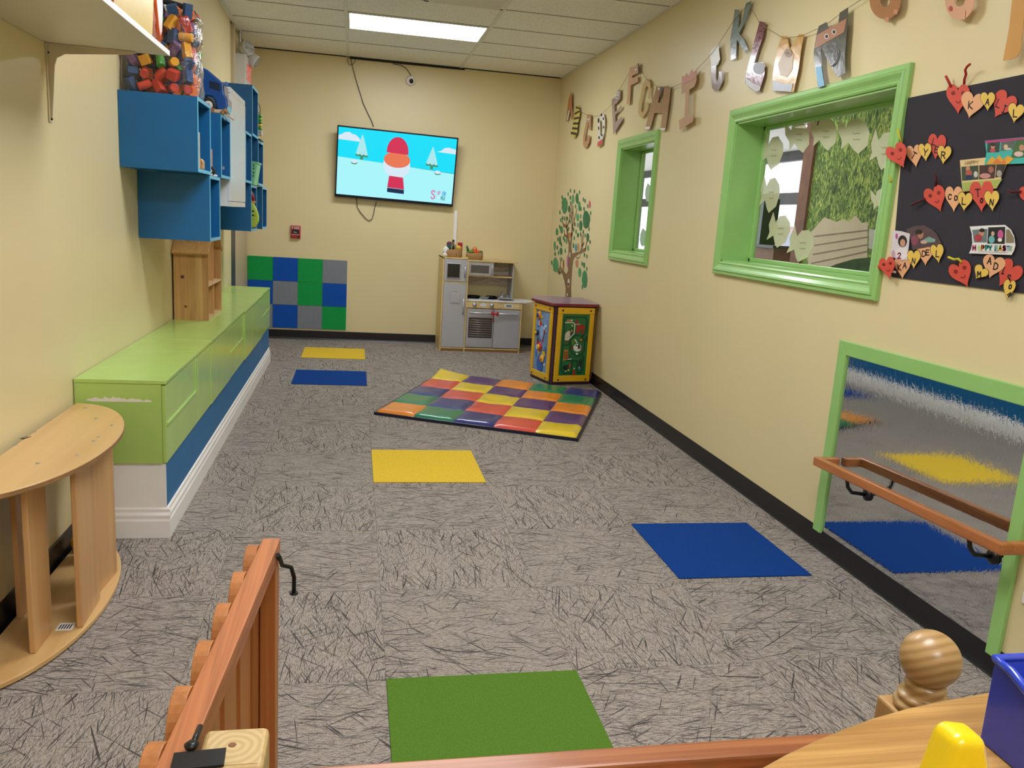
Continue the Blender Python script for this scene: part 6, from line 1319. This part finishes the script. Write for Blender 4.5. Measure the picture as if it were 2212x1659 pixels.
# newel post with ball
nx, ny = .835, .935
nw = thing('newel_post', 'turned wooden post with a ball finial at the lower right', 'post', (nx, ny, 0))
NWD = wood('golden_newel_wood', '#b08a56', '#8a6336', 'z', .35, 1, .35); NWS = wood('golden_newel_square', '#b88f5a', '#98713f', 'z', .45, 1, .2)
MB(NWS).box(nx - .043, nx + .043, ny - .043, ny + .043, 0, .748).build('shaft', nw, bevel=.004)
def ballwood():
    t_ = NT('ringed_ball_wood'); w_2 = t_.n('ShaderNodeTexWave', wave_type='RINGS', rings_direction='Y'); w_2.inputs['Scale'].default_value = 26; w_2.inputs['Distortion'].default_value = 1.2; w_2.inputs['Detail'].default_value = 2
    v_ = t_.coord((1, 1, 1), (.5, 0, .2), (-nx + .05, -ny, -.86)); t_.l(v_, w_2.inputs[0]); t_.l(t_.ramp(w_2.outputs[1], [(0.1, lin('#a07c4c')), (.5, lin('#b18c58')), (.9, lin('#b89463'))]), t_.b.inputs['Base Color']); t_.set(Roughness=.38, Coat_Weight=.3, Coat_Roughness=.2); return t_.m
zb5 = .830; rb_ = .0415; pr = [(.0345, .748), (.0345, .750), (.038, .751), (.0395, .756), (.038, .761), (.0335, .762), (.0335, .7645), (.0345, .7655), (.0355, .769), (.0345, .7725), (.029, .7735), (.0265, .776), (.0265, .782), (.0285, .787), (.0275, .792)]
for k in range(4, 25): a_ = math.pi * k / 24; pr.append((max(rb_ * math.sin(a_), .0002), zb5 - rb_ * math.cos(a_)))
MB(ballwood()).lathe(pr, (nx, ny, 0), (0, 0, 1), 40).build('ball_finial', nw)

# ================================================================ desk with toys, lower right corner
DZ = .95
OAKD = wood('oak_desk_top', '#c39555', '#9a6c36', 'x', .35, 1.6, .3, fine=.55)
edge = [(1600, 1700), (1640, 1659), (1700, 1626), (1760, 1598), (1820, 1573), (1880, 1551), (1960, 1528), (2040, 1511), (2130, 1495), (2300, 1470)]
P_ = [hit(u, v, 2, DZ) for u, v in edge]
t = thing('desk', 'light oak desk with a curved edge at the bottom right corner', 'desk', (.6, .45, 0))
pts = P_ + [Vector((1.15, .70, DZ)), Vector((1.15, .05, DZ)), Vector((.30, .05, DZ)), Vector((.27, .35, DZ))]
MB(OAKD).prism3([(p.x, p.y, DZ) for p in pts], (0, 0, -.028)).build('desk_top', t, bevel=.003)
MB(OAKD).box(.40, .44, .08, .38, 0, DZ - .028).build('leg_panel', t); MB(OAKD).box(1.08, 1.12, .08, .6, 0, DZ - .028).build('leg_panel', t)
YT = plain('bright_yellow_plastic', '#f0cf07', .3, coat=.3, var=.02); BT = plain('royal_blue_plastic', '#1d3fc4', .25, coat=.5, var=.03)
yy = .60; base_z = DZ + .0005
L_, R_ = hit(1960, 1670, 1, .47), hit(2140, 1670, 1, .47); Tl, Tr = hit(2015, 1548, 1, .47), hit(2078, 1548, 1, .47)
m = MB(YT); rr_ = .011; o0 = [Vector((L_.x - .012, .47, base_z)), Vector((R_.x + .012, .47, base_z))]
o0 += [Vector((Tr.x + .003 - rr_ + rr_ * math.cos(math.radians(q)), .47, Tr.z - rr_ + rr_ * math.sin(math.radians(q)))) for q in range(20, 91, 10)]
o0 += [Vector((Tl.x - .003 + rr_ + rr_ * math.cos(math.radians(q)), .47, Tl.z - rr_ + rr_ * math.sin(math.radians(q)))) for q in range(90, 161, 10)]
m.prism3(o0, (0, -.028, 0)); m.build('toy_wedge', label='bright yellow plastic wedge-shaped holder on the oak desk', cat='plastic holder', bevel=.010, seg=5)
wedge = bpy.data.objects['toy_wedge']
for f_ in wedge.data.polygons: f_.use_smooth = True
wedge.modifiers['bevel'].harden_normals = True; wedge.modifiers['bevel'].angle_limit = math.radians(60)
# blue scoop-fronted bin
def bp(u, v, y): return hit(u, v, 1, y)
bn = thing('plastic_bin', 'royal blue plastic storage bin with a scooped rim on the oak desk', 'bin', (.78, .60, DZ))
zb6 = DZ + .001; yBk = hit(2124, 1600, 2, DZ)[1]; zt6 = hit(2148, 1424, 1, yBk)[2]; xA = hit(2148, 1424, 1, yBk)[0]; xB = hit(2124, 1600, 1, yBk)[0]
def prof_wall(y, zt_a, zt_b):
    return
w3 = .004; xf2 = xA + .001; xb6 = xf2 + .16; yF = yBk - .17
m = MB(BT)
# left wall with rounded scoop falling toward the viewer
yl = [yBk, yBk - .02, yBk - .05, yBk - .085, yBk - .12, yF]
zl = [zt6, zt6 - .001, zt6 - .012, zt6 - .045, zt6 - .075, zt6 - .085]
m.prism3([(xB - .004, yBk, zb6), (xB - .004, yF, zb6)] + [(xf2, y, z) for y, z in list(zip(yl, zl))[::-1]], (w3, 0, 0)); m.build('side_wall', bn, bevel=.002)
MB(BT).prism3([(xB - .004, yBk, zb6), (xb6, yBk, zb6), (xb6, yBk, zt6), (xf2, yBk, zt6)], (0, -w3, 0)).build('back_wall', bn, bevel=.002)
MB(BT).prism3([(xb6, yBk, zb6), (xb6, yF, zb6)] + [(xb6, y, z) for y, z in list(zip(yl, zl))[::-1]], (w3, 0, 0)).build('side_wall', bn, bevel=.002)
MB(BT).box(xB - .004, xb6 + w3, yF, yF + w3, zb6, zt6 - .085).box(xB - .004, xb6, yF, yBk, zb6, zb6 + w3).build('front_wall', bn, bevel=.002)
MB(BT).tube([(xb6, yBk, zt6)] + [(xf2, y, z) for y, z in zip(yl, zl)] + [(xb6, yF, zt6 - .085)], .0045, seg=10).build('rim', bn)
